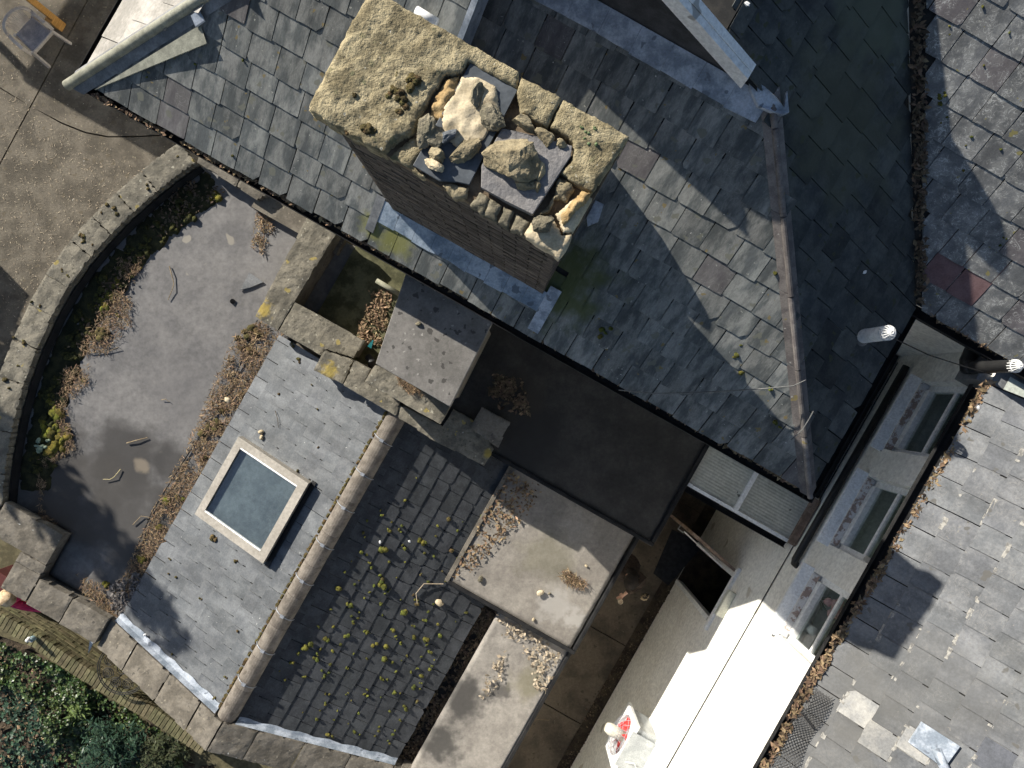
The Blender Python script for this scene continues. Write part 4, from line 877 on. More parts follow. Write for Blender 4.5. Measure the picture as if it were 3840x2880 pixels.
MB().tube([(q[0], q[1], 4.95), (q[0], q[1], 4.85), (q[0], q[1] + .08, 4.78), (q[0] - .02, 2.8, 4.78)], .07, 16).obj('elbow', m_black, f2, smooth=True)
# ------------------------------------------------------------------ cables
def wire(pts, r, lab, mat=m_black): MB().tube(pts, r, 5).obj('cable', mat, None, label=lab, cat='cable')
def onroof(x, y, zf, h): p = QF(x, y, lambda a, b: zf(a, b) + h); return p
wire([onroof(x, y, s1z, h) for x, y, h in ((2320, 1462, .05), (2440, 1475, .08), (2560, 1474, .12), (2700, 1468, .16), (2880, 1456, .2))] + [onroof(2975, 1447, s1z, .16), onroof(3022, 1425, s2z, .2)], .006, 'thin wire crossing the lower hip of the main roof', m_line)
wire([onroof(x, y, s2z, h) for x, y, h in ((2966, 1650, .04), (3010, 1610, .12), (3035, 1570, .15), (3050, 1542, .18))], .006, 'short wire end curling over the hip near the corner', m_line)
wire([(*Q(3350, 1268, 5.5), 5.5), (*Q(3480, 1330, 5.3), 5.3), (*Q(3620, 1375, 5.2), 5.2), (*Q(3720, 1405, 5.15), 5.15)], .006, 'sagging wire between the white flue and the black flue')
# ------------------------------------------------------------------ extractor fan on the cream wall
fan = thing('extractor_fan', 'white wall extractor fan with red blades and wire guard', 'fan', W3(3.9, -3.65, 1.5))
fa, fb0, fb1, fz0, fz1 = 3.86, -4.0, -3.28, 1.58, 2.32; fcb, fcz = (fb0 + fb1) / 2, (fz0 + fz1) / 2
m = MB(); n = 32; ring = [(fcb + .29 * math.cos(6.28318 * k / n), fcz + .29 * math.sin(6.28318 * k / n)) for k in range(n)]
sq = []
for k in range(n):
    cx, cy = math.cos(6.28318 * k / n), math.sin(6.28318 * k / n); g_ = max(abs(cx), abs(cy)); sq.append((fcb + cx / g_ * .36, fcz + cy / g_ * .37))
V = [(fa, y, z) for y, z in ring] + [(fa, y, z) for y, z in sq] + [(fa + .05, y, z) for y, z in ring] + [(fa + .05, y, z) for y, z in sq]
m.add(V, [((k + 1) % n, k, k + n, (k + 1) % n + n) for k in range(n)] + [(k + n, k + 3 * n, (k + 1) % n + 3 * n, (k + 1) % n + n) for k in range(n)] + [(k, (k + 1) % n, (k + 1) % n + 2 * n, k + 2 * n) for k in range(n)])
m.obj('panel', m_plas, fan)
MB().box(fa + .05, AW, fb0 + .04, fb1 - .04, fz0 + .05, fz1 - .04).obj('housing', m_zinc, fan)
for k in range(5):
    t0 = 6.28318 * k / 5; m = MB(); pts = []
    for j in range(5):
        rr2 = .07 + .2 * j / 4; w_ = .35 + .12 * j / 4
        for sg2 in (-1, 1): pts.append((fa + .015 + .03 * sg2, fcb + rr2 * math.cos(t0 + sg2 * w_ * .5), fcz + rr2 * math.sin(t0 + sg2 * w_ * .5)))
    m.add(pts, [(2 * j, 2 * j + 1, 2 * j + 3, 2 * j + 2) for j in range(4)]); m.obj('blade', m_red, fan)
m = MB(); m.tube([(fa + .05, fcb, fcz), (fa - .06, fcb, fcz), (fa - .18, fcb, fcz), (fa - .24, fcb, fcz)], [.08, .085, .085, .06], 16); m.obj('motor', M('fan_motor', (.6, .57, .47), (.68, .65, .55), 4, .5, 0), fan, smooth=True)
m = MB()
for k in range(20):
    t0 = 6.28318 * k / 20
    m.tube([(fa - .005, fcb + .3 * math.cos(t0), fcz + .3 * math.sin(t0)), (fa - .07, fcb + .25 * math.cos(t0), fcz + .25 * math.sin(t0)), (fa - .1, fcb + .08 * math.cos(t0), fcz + .08 * math.sin(t0))], .003, 4)
for rr2, dx_ in ((.28, .03), (.22, .08), (.15, .09)):
    m.tube([(fa - dx_, fcb + rr2 * math.cos(6.28318 * k / 24), fcz + rr2 * math.sin(6.28318 * k / 24)) for k in range(24)], .003, 4, closed=True)
m.obj('wire_guard', m_wire, fan)
MB().box(fa - .01, AW, fb0 + .1, fb1 - .1, fz1 + .003, fz1 + .012).obj('cover_plate', m_zinc, fan)
m = MB(); m.tube([(fa + .1, fb0 + .2, fz1 + .015), (fa + .2, fb0 + .26, fz1 + .06), (fa + .28, fb0 + .2, fz1 + .05), (AW, fb0 + .3, fz1 + .1)], .01, 6); m.obj('cable', m_plas, fan)
# ------------------------------------------------------------------ mats, wall bracket
MB().prism([Q(x, y, AZ) for x, y in ((2520, 1985), (2640, 2040), (2505, 2195), (2450, 2150))], AZ + .018, AZ + .003).obj('doormat', m_mat, None, label='black rubber mat on the alley floor outside the open door', cat='mat')
# ------------------------------------------------------------------ people
def skin(name, verts, edges, rad, mat, parent, root=0, lev=2):
    me = bpy.data.meshes.new(name); me.from_pydata([Vector(v) for v in verts], edges, []); me.materials.append(mat)
    o = bpy.data.objects.new(name, me); put(o, parent)
    sm = o.modifiers.new('skin', 'SKIN'); sm.use_smooth_shade = True; sm.branch_smoothing = .6
    for i, r in enumerate(rad):
        me.skin_vertices[0].data[i].radius = (r, r) if not isinstance(r, tuple) else r
        me.skin_vertices[0].data[i].use_root = i == root
    ss = o.modifiers.new('sub', 'SUBSURF'); ss.levels = lev; ss.render_levels = lev
    return o
def person(lab, x, y, z0, face, top, legs, hair, hands, H=1.0, headturn=0, hairlen=.3, bulk=1.0):
    f = Vector((face[0], face[1], 0)).normalized(); r = Vector((f.y, -f.x, 0)); base = Vector((x, y, z0))
    def G(px, py, pz): return base + (r * px + f * py) * H + Vector((0, 0, pz * H))
    t_ = thing('person', lab, 'person', (x, y, z0))
    V = []; Ed = []; Rd = []
    def add(p, rad, par=None):
        V.append(G(*p)); Rd.append(rad * H if not isinstance(rad, tuple) else (rad[0] * H, rad[1] * H))
        if par is not None: Ed.append((par, len(V) - 1))
        return len(V) - 1
    pel = add((0, 0, .92), .13); sp = add((0, .0, 1.1), .12, pel); ch = add((0, .0, 1.3), .13, sp); nk = add((0, .02, 1.43), .05, ch)
    h0 = add((0, .04, 1.5), .062, nk); h1 = add((0, .05, 1.56), .083, h0); h2 = add((0, .035, 1.63), .075, h1)
    for sgn_ in (-1, 1):
        hp = add((.09 * sgn_, 0, .86), .09, pel); kn = add((.1 * sgn_, .03, .48), .06, hp); an = add((.1 * sgn_, -.02, .09), .04, kn); add((.1 * sgn_, .13, .04), .035, an)
    for sgn_ in (-1, 1):
        el, wr_ = hands[0 if sgn_ < 0 else 1]
        s_ = add((.165 * sgn_, 0, 1.36), .06, ch); e_ = add(el, .045, s_); w_ = add(wr_, .028, e_)
        dv = (Vector(wr_) - Vector(el)).normalized(); sd = Vector((dv.y, -dv.x, 0)); sd = sd.normalized() if sd.length > .1 else Vector((1, 0, 0))
        pm_ = add(tuple(Vector(wr_) + dv * .06), .03, w_)
        for k, ln in enumerate((.065, .08, .075, .06)):
            o_ = sd * (.027 - .018 * k); b_ = Vector(wr_) + dv * .095 + o_
            k1 = add(tuple(b_), .0095, pm_); k2 = add(tuple(b_ + dv * ln * .55 + Vector((0, 0, -.012))), .009, k1); add(tuple(b_ + dv * ln * .9 + Vector((0, 0, -.035))), .008, k2)
        th_ = Vector(wr_) + dv * .04 + sd * .04; k1 = add(tuple(th_), .011, pm_); add(tuple(th_ + dv * .045 + sd * .012 + Vector((0, 0, .01))), .009, k1)
    skin('body', V, Ed, Rd, m_skin, t_)
    # clothes follow the body
    V = []; Ed = []; Rd = []
    hem = add((0, -.0, .80), .19 * bulk); c0 = add((0, 0, .95), .175 * bulk, hem); c1 = add((0, 0, 1.12), .155 * bulk, c0); c2 = add((0, 0, 1.3), .16 * bulk, c1); add((0, .01, 1.4), .085 * bulk, c2)
    for sgn_ in (-1, 1):
        el, wr_ = hands[0 if sgn_ < 0 else 1]; s_ = add((.17 * sgn_, 0, 1.355), .082 * bulk, c2); e_ = add(el, .07 * bulk, s_)
        add(tuple(Vector(el) + (Vector(wr_) - Vector(el)) * .93), .05 * bulk, e_)
    skin('top', V, Ed, Rd, top, t_, 0)
    V = []; Ed = []; Rd = []
    pel = add((0, 0, .9), .15)
    for sgn_ in (-1, 1):
        hp = add((.09 * sgn_, 0, .83), .1, pel); kn = add((.1 * sgn_, .03, .48), .075, hp); add((.1 * sgn_, -.015, .1), .06, kn)
    skin('trousers', V, Ed, Rd, legs, t_)
    m = MB(); c_ = G(0, .04, 1.6)
    rock(m, c_.x, c_.y, c_.z, .115 * H, .13 * H, .11 * H, math.atan2(r.y, r.x), 3, .12, 3, 3, True)
    c_ = G(0, -.06, 1.595 - hairlen * .5)
    rock(m, c_.x, c_.y, c_.z, .1 * H, .065 * H, (hairlen * .55 + .05) * H, math.atan2(r.y, r.x), 5, .15, 3, 3, True)
    m.obj('hair', hair, t_, smooth=True)
    m = MB()
    for sgn_ in (-1, 1):
        c_ = G(.032 * sgn_, .128, 1.562); rock(m, c_.x, c_.y, c_.z, .011, .011, .009, 0, 1, 0, 2, 1, True)
    m.obj('eyes', m_dark, t_)
    m = MB(); c_ = G(0, .138, 1.53); rock(m, c_.x, c_.y, c_.z, .014, .02, .02, math.atan2(r.y, r.x), 1, 0, 2, 1, True); c_ = G(0, .12, 1.49); rock(m, c_.x, c_.y, c_.z, .026, .01, .008, math.atan2(r.y, r.x), 1, 0, 2, 1, True); m.obj('nose_and_lips', m_skin, t_, smooth=True)
    return t_, G
pw = W3(*Q(2372, 2172, 1.35), 0)
pfc = Vector((-.45, -.89, 0)).normalized()
per, G1 = person('person in a brown fur coat holding a cup in the alley', pw.x, pw.y, AZ + .0, pfc, m_coat, m_jean, m_hair, [((-.27, .06, 1.1), (-.15, .35, 1.06)), ((.26, .0, 1.1), (.2, .15, 1.04))], 1.0, 0, .26, 1.5)
cp = G1(-.125, .49, 1.07)
m = MB(); prof = [(.0, -.05), (.03, -.05), (.041, .05), (.037, .05), (.03, -.035), (.0, -.035)]
n = 20; V = []
for (rr2, zz2) in prof: V += [(cp.x + rr2 * math.cos(6.28318 * k / n), cp.y + rr2 * math.sin(6.28318 * k / n), cp.z + zz2) for k in range(n)]
m.add(V, [(j * n + k, j * n + (k + 1) % n, (j + 1) * n + (k + 1) % n, (j + 1) * n + k) for j in range(len(prof) - 1) for k in range(n)], True)
cup = m.obj('coffee_cup', M('cup_card', (.62, .54, .4), (.7, .62, .48), 5, .7, 0), None, label='pale coffee cup held out by the person in the alley', cat='cup')
m = MB(); m.tube([(cp.x, cp.y, cp.z + .028), (cp.x, cp.y, cp.z + .03)], .0345, 20, world=True); m.obj('coffee', M('coffee', (.35, .26, .17), (.42, .32, .22), 5, .3, 0), cup)
hd = W3(*Q(2418, 2238, .85), .85)
m = MB(); rock(m, hd.x, hd.y, hd.z, .075, .05, .09, .5, 4, .2, 3, 2, True); m.obj('handbag', M('patterned_bag', (.05, .04, .03), (.42, .33, .2), 22, .8, .2, mid=(.48, .54)), None, smooth=True, label='brown and cream patterned bag beside the fur coat', cat='bag')
pw = W3(*Q(16, 2242, 1.45), 0)
per2, G2 = person('blond person in a pink top reaching over the garden wall', pw.x, pw.y, -.12, Vector((.75, -.5, 0)), m_pink, m_jean, m_blond, [((-.2, .2, 1.12), (-.03, .44, 1.04)), ((.23, .2, 1.1), (.12, .5, 1.02))], .98, 0, .2)
# ------------------------------------------------------------------ chair and post on the patio
chr_ = thing('garden_chair', 'grimy white plastic garden armchair on the patio corner', 'chair', (-7.9, 5.8, 0))
cf = Vector((.74, -.67, 0)).normalized(); cr2 = Vector((cf.y, -cf.x, 0)); cb0 = Vector((-7.77, 5.65, 0)) - cf * .25
def C(x, y, z): return cb0 + cr2 * x + cf * y + Vector((0, 0, z))
def surfgrid(fn, nu, nv, th, name, mat, par):
    m = MB()
    for i in range(nu + 1):
        for j in range(nv + 1): m.v.append(fn(i / nu, j / nv))
    m.f = [(i * (nv + 1) + j, (i + 1) * (nv + 1) + j, (i + 1) * (nv + 1) + j + 1, i * (nv + 1) + j + 1) for i in range(nu) for j in range(nv)]
    o = m.obj(name, mat, par, smooth=True); sd = o.modifiers.new('solid', 'SOLIDIFY'); sd.thickness = th; sd.offset = 0; return o
surfgrid(lambda u, v: C((u - .5) * (.4 + .06 * v), -.2 + .42 * v, .42 - .02 * math.sin(math.pi * v) * math.sin(math.pi * u)), 10, 10, .012, 'seat', m_seat, chr_)
rim = []
for k in range(25):
    t0 = math.pi * k / 24; rim.append(C(-.265 * math.cos(t0), -.1 - .11 * math.sin(t0), .62 + .15 * math.sin(t0) ** .8))
rim = [C(-.27, .2, .42), C(-.275, .17, .6), C(-.27, 0, .63)] + rim + [C(.275, 0, .63), C(.28, .17, .6), C(.27, .2, .42)]
m = MB(); 
for i in range(len(rim) - 1): m.bar(rim[i], rim[i + 1] + (rim[i + 1] - rim[i]) * .1, .055, .022, world=True)
m.obj('arm_rail', m_chair, chr_, bevel=.006)
for k in range(7):
    u = -.6 + 1.2 * k / 6; top_ = C(.25 * math.sin(u * 1.25), -.1 - .11 * math.cos(u * 1.25), .62 + .15 * math.cos(u * 1.25)); bot = C(.2 * u, -.19, .44)
    MB().bar(bot, top_, .045, .014, (cf.x, cf.y, 0), True).obj('back_slat', m_chair, chr_)
for sx in (-1, 1):
    MB().bar(C(.235 * sx, .2, .43), C(.27 * sx, .25, 0), .05, .05, world=True).obj('leg', m_chair, chr_, bevel=.008)
    MB().bar(C(.215 * sx, -.2, .43), C(.24 * sx, -.32, 0), .05, .05, world=True).obj('leg', m_chair, chr_, bevel=.008)
m = MB().bar(C(-.24, .215, .405), C(.24, .215, .405), .025, .06, world=True); m.obj('front_apron', m_chair, chr_, bevel=.006)
# timber canopy that stands beyond the corner of the frame, its front post in view
prg = thing('timber_canopy', 'orange timber post of the canopy behind the garden chair', 'canopy', (-7.7, 6.2, 0))
px_ = Vector((-7.73, 6.17, 0))
MB().box(0, 0, 0, 0, 0, 0) if False else None
m = MB(); m.bar(px_ + Vector((0, 0, .0)), px_ + Vector((0, 0, 2.4)), .1, .1, (CT, -ST, 0), True); m.obj('post', m_wood, prg, bevel=.005)
m = MB(); m.bar(px_ + Vector((-.03, -.03, .0)), px_ + Vector((-.03, -.03, .3)), .13, .13, (CT, -ST, 0), True); m.obj('post_base', m_wood, prg, bevel=.005)
tip = W3(*Q(101, 315, 0), 0); hc = 2.4; c0 = tip - SD * COT * hc
U_ = W3(1, 0, 0); N_ = W3(0, 1, 0)
V = [c0, c0 + U_ * 5.1, c0 + U_ * 5.1 + N_ * 5, c0 + N_ * 5]
m = MB(); m.hexa([Vector((v.x, v.y, hc - .06)) for v in V] + [Vector((v.x, v.y, hc)) for v in V], True); m.obj('canopy_roof', m_wood2, prg)
for v in (V[0] + U_ * .1 + N_ * .1, V[2] - U_ * .1 - N_ * .1, V[3] + U_ * .1 - N_ * .1):
    m = MB(); m.bar(Vector((v.x, v.y, 0)), Vector((v.x, v.y, hc - .06)), .1, .1, (1, 0, 0), True); m.obj('post', m_wood, prg)
# unseen to the west: a brick pier added for its shadow, and a conifer
h_ = 1.6; pa = W3(*Q(112, 1110, 0), 0) - SD * COT * h_; pb = W3(*Q(36, 1262, 0), 0) - SD * COT * h_
dv = Vector((-.8704, .4924, 0)) * .7
pier = thing('shadow_pier', 'low brick store added out of view west of the patio for its shadow', 'caster', (pa.x, pa.y, 0))
m = MB(); m.hexa([Vector((v.x, v.y, -.3)) for v in (pb, pa, pa + dv, pb + dv)] + [Vector((v.x, v.y, h_)) for v in (pb, pa, pa + dv, pb + dv)], True); m.obj('wall', m_gbrick, pier)
def tree(lab, x, y, z0, H, rad, nleaf, seed, lsz, mat, grp=None, base=.25):
    rt = random.Random(seed); t_ = thing('conifer', lab, 'tree', (x, y, z0), grp)
    m = MB(); m.tube([(x, y, z0), (x + .05, y, z0 + H * .5), (x, y + .04, z0 + H * .97)], [rad * .1, rad * .06, .01], 8, world=True); m.obj('trunk', m_bark, t_)
    m = MB(); lm = MB()
    for k in range(nleaf // 40):
        f = base + (1 - base) * rt.random() ** 1.1; ang = rt.uniform(0, 6.283); L = rad * (1 - f) ** .75 * rt.uniform(.55, 1.1) + .08
        p0 = Vector((x, y, z0 + H * f)); d = Vector((math.cos(ang), math.sin(ang), rt.uniform(-.25, .25))); p1 = p0 + d * L
        lm.tube([p0, p1], [.015, .004], 4, world=True)
        for j in range(40):
            c_ = p0 + (p1 - p0) * rt.uniform(.25, 1.05) + Vector((rt.gauss(0, .07), rt.gauss(0, .07), rt.gauss(0, .06)))
            e1 = Vector((rt.gauss(0, 1), rt.gauss(0, 1), rt.gauss(0, 1))).normalized(); e2 = e1.cross(Vector((rt.gauss(0, 1), rt.gauss(0, 1), rt.gauss(0, 1)))).normalized()
            s_ = lsz * rt.uniform(.6, 1.3); m.add([c_ - e1 * s_, c_ + e2 * s_ * .5, c_ + e1 * s_, c_ - e2 * s_ * .5], [(0, 1, 2, 3)], True)
    m.obj('crown', mat, t_); lm.obj('limbs', m_bark, t_)
tp = W3(*Q(690, 2420, 2.5), 2.5); dist = 9.0; tb = tp - SD * dist
tree('conifer west of the bay whose top shades the lit slates', tb.x, tb.y, -.3, 2.5 + dist / COT + .3, 1.1, 5200, 5, .09, m_shrub)
# ------------------------------------------------------------------ litter, moss, twigs
def scatter(name, regs, n, size, mat, lab, cat, zf, seed, flatness=.35, asp=.6, lift=.012, parent=None, fade=True):
    rs = random.Random(seed); m = MB(); areas = []
    for pl in regs:
        pp = [QF(x, y, zf)[:2] for x, y in pl]; areas.append((abs(area(pp)), pp))
    tot = sum(a for a, _ in areas)
    for A_, pp in areas:
        x0, x1 = min(p[0] for p in pp), max(p[0] for p in pp); y0, y1 = min(p[1] for p in pp), max(p[1] for p in pp); k = int(n * A_ / tot); c_ = 0; tries = 0
        while c_ < k and tries < k * 12:
            tries += 1; a, b = rs.uniform(x0, x1), rs.uniform(y0, y1)
            d, _ = nearest((a, b), pp)
            if not inpoly((a, b), pp) or (fade and rs.random() > .25 + d * 9): continue
            if nz(a * 5, b * 5, seed) < -.25 and rs.random() < .8: continue
            s_ = size * rs.uniform(.5, 1.5); t0 = rs.uniform(0, 6.283); e1 = Vector((math.cos(t0), math.sin(t0), rs.gauss(0, flatness))); e2 = Vector((-math.sin(t0), math.cos(t0), rs.gauss(0, flatness)))
            c3 = W3(a, b, zf(a, b) + lift + rs.uniform(0, lift * 2)); bend = Vector((0, 0, rs.uniform(-.3, .5) * s_ * asp)); sd_ = e2 * asp * s_
            m.add([c3 - e1 * s_, c3 - sd_ * .8 + bend, c3 + e1 * s_, c3 + sd_ * .8 + bend * .5, c3], [(0, 1, 4), (1, 2, 4), (2, 3, 4), (3, 0, 4)], True); c_ += 1
    return m.obj(name, mat, parent, label=lab, cat=cat, kind='stuff') if m.v else None
def mosses(pts, zf, mat, lab, seed, sub=2):
    rs = random.Random(seed); m = MB()
    for (x, y, r) in pts:
        a, b, z = QF(x, y, zf); k = (CAMZ - z) / FPX; n = 1 + int(r / 7)
        for j in range(n):
            rr2 = r * k * rs.uniform(.45, .75) if n > 1 else r * k
            rock(m, a + rs.gauss(0, r * k * .42), b + rs.gauss(0, r * k * .3), zf(a, b) + rr2 * .15, rr2, rr2 * rs.uniform(.6, 1), rr2 * .6, rs.uniform(0, 3), rs.uniform(0, 50), .5, sub, 2.5)
    return m.obj('moss', mat, None, smooth=True, label=lab, cat='moss', kind='stuff')
fz = lambda h: (lambda a, b: h)
z6u = lambda a, b: z6(a, b) + .035
z5u = lambda a, b: z5(a, b) + .028
mp = []
def CR(x, y, ox, oy): return (ox + x / 1.728, oy + y / 1.728)
for (x, y, r) in ((735, 60, 9), (830, 15, 14), (710, 130, 10), (880, 115, 16), (950, 120, 14), (965, 95, 10), (1190, 85, 9), (1180, 150, 8), (830, 240, 30), (970, 215, 22), (1090, 190, 28), (690, 255, 20), (740, 275, 14), (1110, 270, 11), (1170, 290, 9), (880, 325, 12), (765, 360, 16), (550, 500, 24), (830, 455, 30), (845, 525, 12), (660, 470, 8), (720, 555, 12), (620, 600, 22), (505, 632, 13), (640, 675, 10), (680, 685, 12), (845, 672, 12), (970, 645, 24), (1030, 735, 18), (900, 760, 18), (740, 775, 22), (605, 800, 22), (425, 745, 12), (480, 835, 24), (340, 865, 28), (790, 858, 20), (860, 880, 22), (960, 855, 18), (1040, 815, 16), (1110, 695, 16), (1110, 835, 24), (1215, 800, 22), (1150, 910, 18), (520, 910, 18), (410, 950, 24), (248, 975, 16), (850, 950, 24), (1000, 930, 9), (900, 970, 10), (610, 1015, 14), (445, 1030, 9), (490, 1045, 8), (920, 1038, 10), (1060, 1015, 16), (1080, 1060, 22), (830, 1085, 18), (860, 1085, 14), (1030, 1140, 18), (908, 1172, 16), (738, 1188, 10), (470, 1180, 9), (470, 1243, 14), (980, 1262, 22), (685, 1305, 10), (650, 1430, 16), (490, 1445, 22), (1380, 660, 14), (640, 1222, 6), (170, 1030, 5)):
    X, Y = CR(x, y, 950, 1920); mp.append((X, Y, r / 1.6))
rj = random.Random(9)
for _ in range(110):                                   # more along the joints of the courses
    p = rj.randrange(1, 10) * .215 / 1.036; bb = rj.uniform(-5.3, -1.6); a_ = RR - p
    if rj.random() < .25 + .75 * (bb < -2.6):
        X, Y = PIX(W3(a_, bb, z6(a_, bb))); mp.append((X, Y, rj.uniform(3, 9)))
mosses(mp, z6u, m_moss, 'olive green moss tufts dotted over the dark slates', 3)
mosses([CR(x, y, 950, 1920) + (r / 1.9,) for x, y, r in ((1060, 1222, 18), (1260, 50, 26), (1270, 250, 22), (1070, 600, 20), (1035, 540, 14), (1085, 405, 16), (1225, 385, 14), (830, 430, 22))], z6u, m_mossd, 'brown dried moss tufts on the dark slates', 4)
mosses([CR(x, y, 950, 960) + (r / 1.9,) for x, y, r in ((262, 578, 18), (290, 675, 26), (380, 835, 9), (160, 900, 10), (420, 995, 9), (415, 1235, 9), (285, 1392, 12))] + [CR(x, y, 0, 1920) + (r / 1.9,) for x, y, r in ((1380, 170, 30), (1525, 322, 18), (1105, 300, 14), (1140, 425, 12), (1100, 395, 9), (1295, 562, 14), (1110, 922, 9), (1535, 772, 12), (1460, 1070, 14), (1378, 1200, 22))], z5u, m_mossd, 'small brown moss cushions on the sunlit slates', 5)
BF = fz(BZ + .01)
mosses([CR(x, y, 0, 960) + (r / 1.8,) for x, y, r in ((765, 165, 28), (730, 215, 30), (700, 255, 40), (670, 300, 40), (690, 350, 45), (640, 340, 30), (760, 380, 22), (340, 960, 40), (350, 1010, 55), (300, 1090, 50), (330, 1150, 60), (390, 1130, 50), (370, 1210, 60), (330, 1280, 50), (410, 1180, 45), (1310, 1310, 28), (540, 798, 22), (905, 80, 16), (1080, 1580, 40), (1150, 1560, 30))] + [CR(1390, 1270, 0, 0) + (24,), CR(1380, 1280, 0, 0) + (18,)] + [CR(x, y, 0, 1920) + (r / 1.8,) for x, y, r in ((1050, 110, 34), (920, 310, 44), (940, 300, 30), (690, 475, 32))], BF, M('moss_bright', (.085, .085, .014), (.22, .2, .03), 16, .98, 1.0, 120, bdist=.02, rnd=.3, hue=.03), 'bright yellow green moss banked on the bay roof', 6)
rm = random.Random(12); bk = shift(inn, -sg * .3)
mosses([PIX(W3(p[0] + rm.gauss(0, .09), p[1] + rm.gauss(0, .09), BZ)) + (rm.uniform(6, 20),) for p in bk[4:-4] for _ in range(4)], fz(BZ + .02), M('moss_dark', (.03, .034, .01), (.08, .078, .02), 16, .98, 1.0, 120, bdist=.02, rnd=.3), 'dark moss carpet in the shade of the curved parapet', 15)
mosses([CR(x, y, 0, 960) + (r / 1.8,) for x, y, r in ((600, 510, 45), (680, 500, 50), (640, 520, 45), (1590, 500, 45), (1570, 540, 35), (1550, 595, 28), (1370, 950, 20), (1400, 1080, 40), (1360, 1100, 40), (1320, 1160, 40), (1450, 1000, 30), (1560, 900, 30), (1640, 620, 40), (1650, 480, 50), (1500, 1100, 35), (1330, 1400, 30))], BF, m_mossd, 'brown moss cushions along the edge of the bay roof', 7)
mosses([CR(x, y, 0, 960) + (r / 1.8,) for x, y, r in ((245, 1200, 26), (290, 1230, 30), (260, 1260, 26), (310, 1195, 22), (235, 1235, 18))], fz(BZ + .04), M('sedum', (.2, .26, .17), (.32, .38, .27), 20, .8, .8, 90), 'pale green sedum clump on the left of the bay roof', 8)
mosses([(1490, 350, 24), (1470, 335, 18), (1530, 330, 24), (1555, 300, 26), (1570, 310, 18), (1500, 380, 26), (1460, 355, 16), (1485, 280, 14), (1335, 360, 14), (1370, 480, 26), (1390, 490, 18), (1497, 420, 16), (1296, 495, 10)], fz(CZ + .02), m_mossd, 'dark moss growing in the hollow of the chimney slab', 9, 3)
mosses([(2181, 480, 8), (2200, 498, 9), (2229, 482, 8), (2230, 540, 12), (2205, 540, 9), (2190, 520, 8)], fz(CZ + .035), M('sedum_dark', (.1, .14, .06), (.17, .22, .11), 20, .85, .8, 90), 'green sedum rosettes on the right block of the chimney', 10)
s1u = lambda a, b: s1z(a, b) + .03
mosses([(2270, 1240, 18), (2255, 1262, 16), (2282, 1228, 12), (2763, 1333, 14), (2752, 1338, 10), (2780, 1300, 8), (2784, 1403, 14), (2886, 1455, 12), (905, 225, 6), (872, 582, 6), (3560, 130, 4), (730, 245, 6), (552, 290, 5)], s1u, m_moss, 'yellow moss tufts on the lower main roof', 11)
mosses([(2910, 1582, 14), (2925, 1600, 11), (2905, 1025, 12)], lambda a, b: min(s1z(a, b), s2z(a, b)) + .04, m_moss, 'moss tufts beside the right hip capping', 12)
s3u = lambda a, b: s3z(a, b) + .03
mosses([(3530, 365, 16), (3525, 385, 12), (3545, 350, 10), (3548, 440, 6), (3528, 462, 7), (3690, 24, 6), (3782, 120, 7), (3562, 102, 5), (3690, 245, 5), (3622, 545, 7), (3640, 512, 6), (3752, 560, 6), (3610, 640, 6), (3770, 895, 8), (3750, 918, 8)], s3u, m_moss, 'moss in the joints of the veined slates', 13)
ptz = fz(PZ + .0)
mosses([CR(x, y, 0, 0) + (r / 1.8,) for x, y, r in ((700, 1325, 20), (730, 1355, 24), (765, 1395, 20), (660, 1380, 14), (530, 1530, 26), (545, 1560, 22), (600, 1590, 14), (1150, 1020, 10), (950, 1195, 14), (970, 1225, 12))] + [CR(x, y, 0, 960) + (r / 1.8,) for x, y, r in ((160, 565, 18), (120, 712, 14), (60, 858, 12), (210, 295, 14), (250, 320, 14), (30, 800, 24), (400, 100, 16), (440, 130, 14), (95, 535, 14))], ptz, m_mossd, 'dark weeds in the joints of the curved coping', 14)
# leaf litter
gl = [[(360, 352), (1000, 700), (1000, 716), (350, 360)], [(1000, 700), (1480, 968), (1480, 980), (1000, 716)], [(1480, 968), (2050, 1275), (2050, 1290), (1480, 980)], [(2050, 1275), (2990, 1810), (2980, 1825), (2050, 1290)]]
scatter('dead_leaves', gl, 900, .028, m_leaf, 'dead leaves and straw lying in the main eaves gutter', 'leaves', fz(5.03), 1, fade=False)
scatter('dead_leaves', [[(3405, -20), (3460, -20), (3470, 600), (3465, 1140), (3425, 1140), (3415, 600)]], 1500, .028, m_leafd, 'dark leaf litter packed into the roof valley', 'leaves', lambda a, b: max(s2z(a, b), s3z(a, b)) - .0 + .02, 2, lift=.02)
scatter('dead_leaves', [[(3460, 1150), (3520, 1160), (3840, 1345), (3840, 1375), (3700, 1310), (3480, 1185)]], 700, .03, m_leaf, 'brown leaves heaped in the rear wing gutter', 'leaves', fz(5.08), 3, lift=.02, fade=False)
scatter('dead_leaves', [[(3685, 1425), (3720, 1435), (3435, 1945), (3400, 1945)], [(3435, 1945), (3050, 2560), (3020, 2550), (3400, 1945)], [(3050, 2560), (2880, 2880), (2845, 2880), (3020, 2550)]], 1500, .03, m_leaf, 'brown leaves filling the gutter of the pale slate roof', 'leaves', fz(RE - .02), 4, lift=.02, fade=False)
scatter('dead_leaves', [[(1380, 1090), (1480, 1080), (1440, 1300), (1350, 1290)], [(1350, 1200), (1400, 1180), (1400, 1290), (1340, 1290)]], 700, .022, m_leaf, 'dry leaves lying in the lightwell', 'leaves', fz(2.31), 5)
scatter('dead_leaves', [[(1815, 2265), (1880, 2290), (1560, 2860), (1490, 2850)]], 1100, .03, m_leafd, 'dark wet leaves in the gutter below the mossy slates', 'leaves', fz(2.07), 6, fade=False)
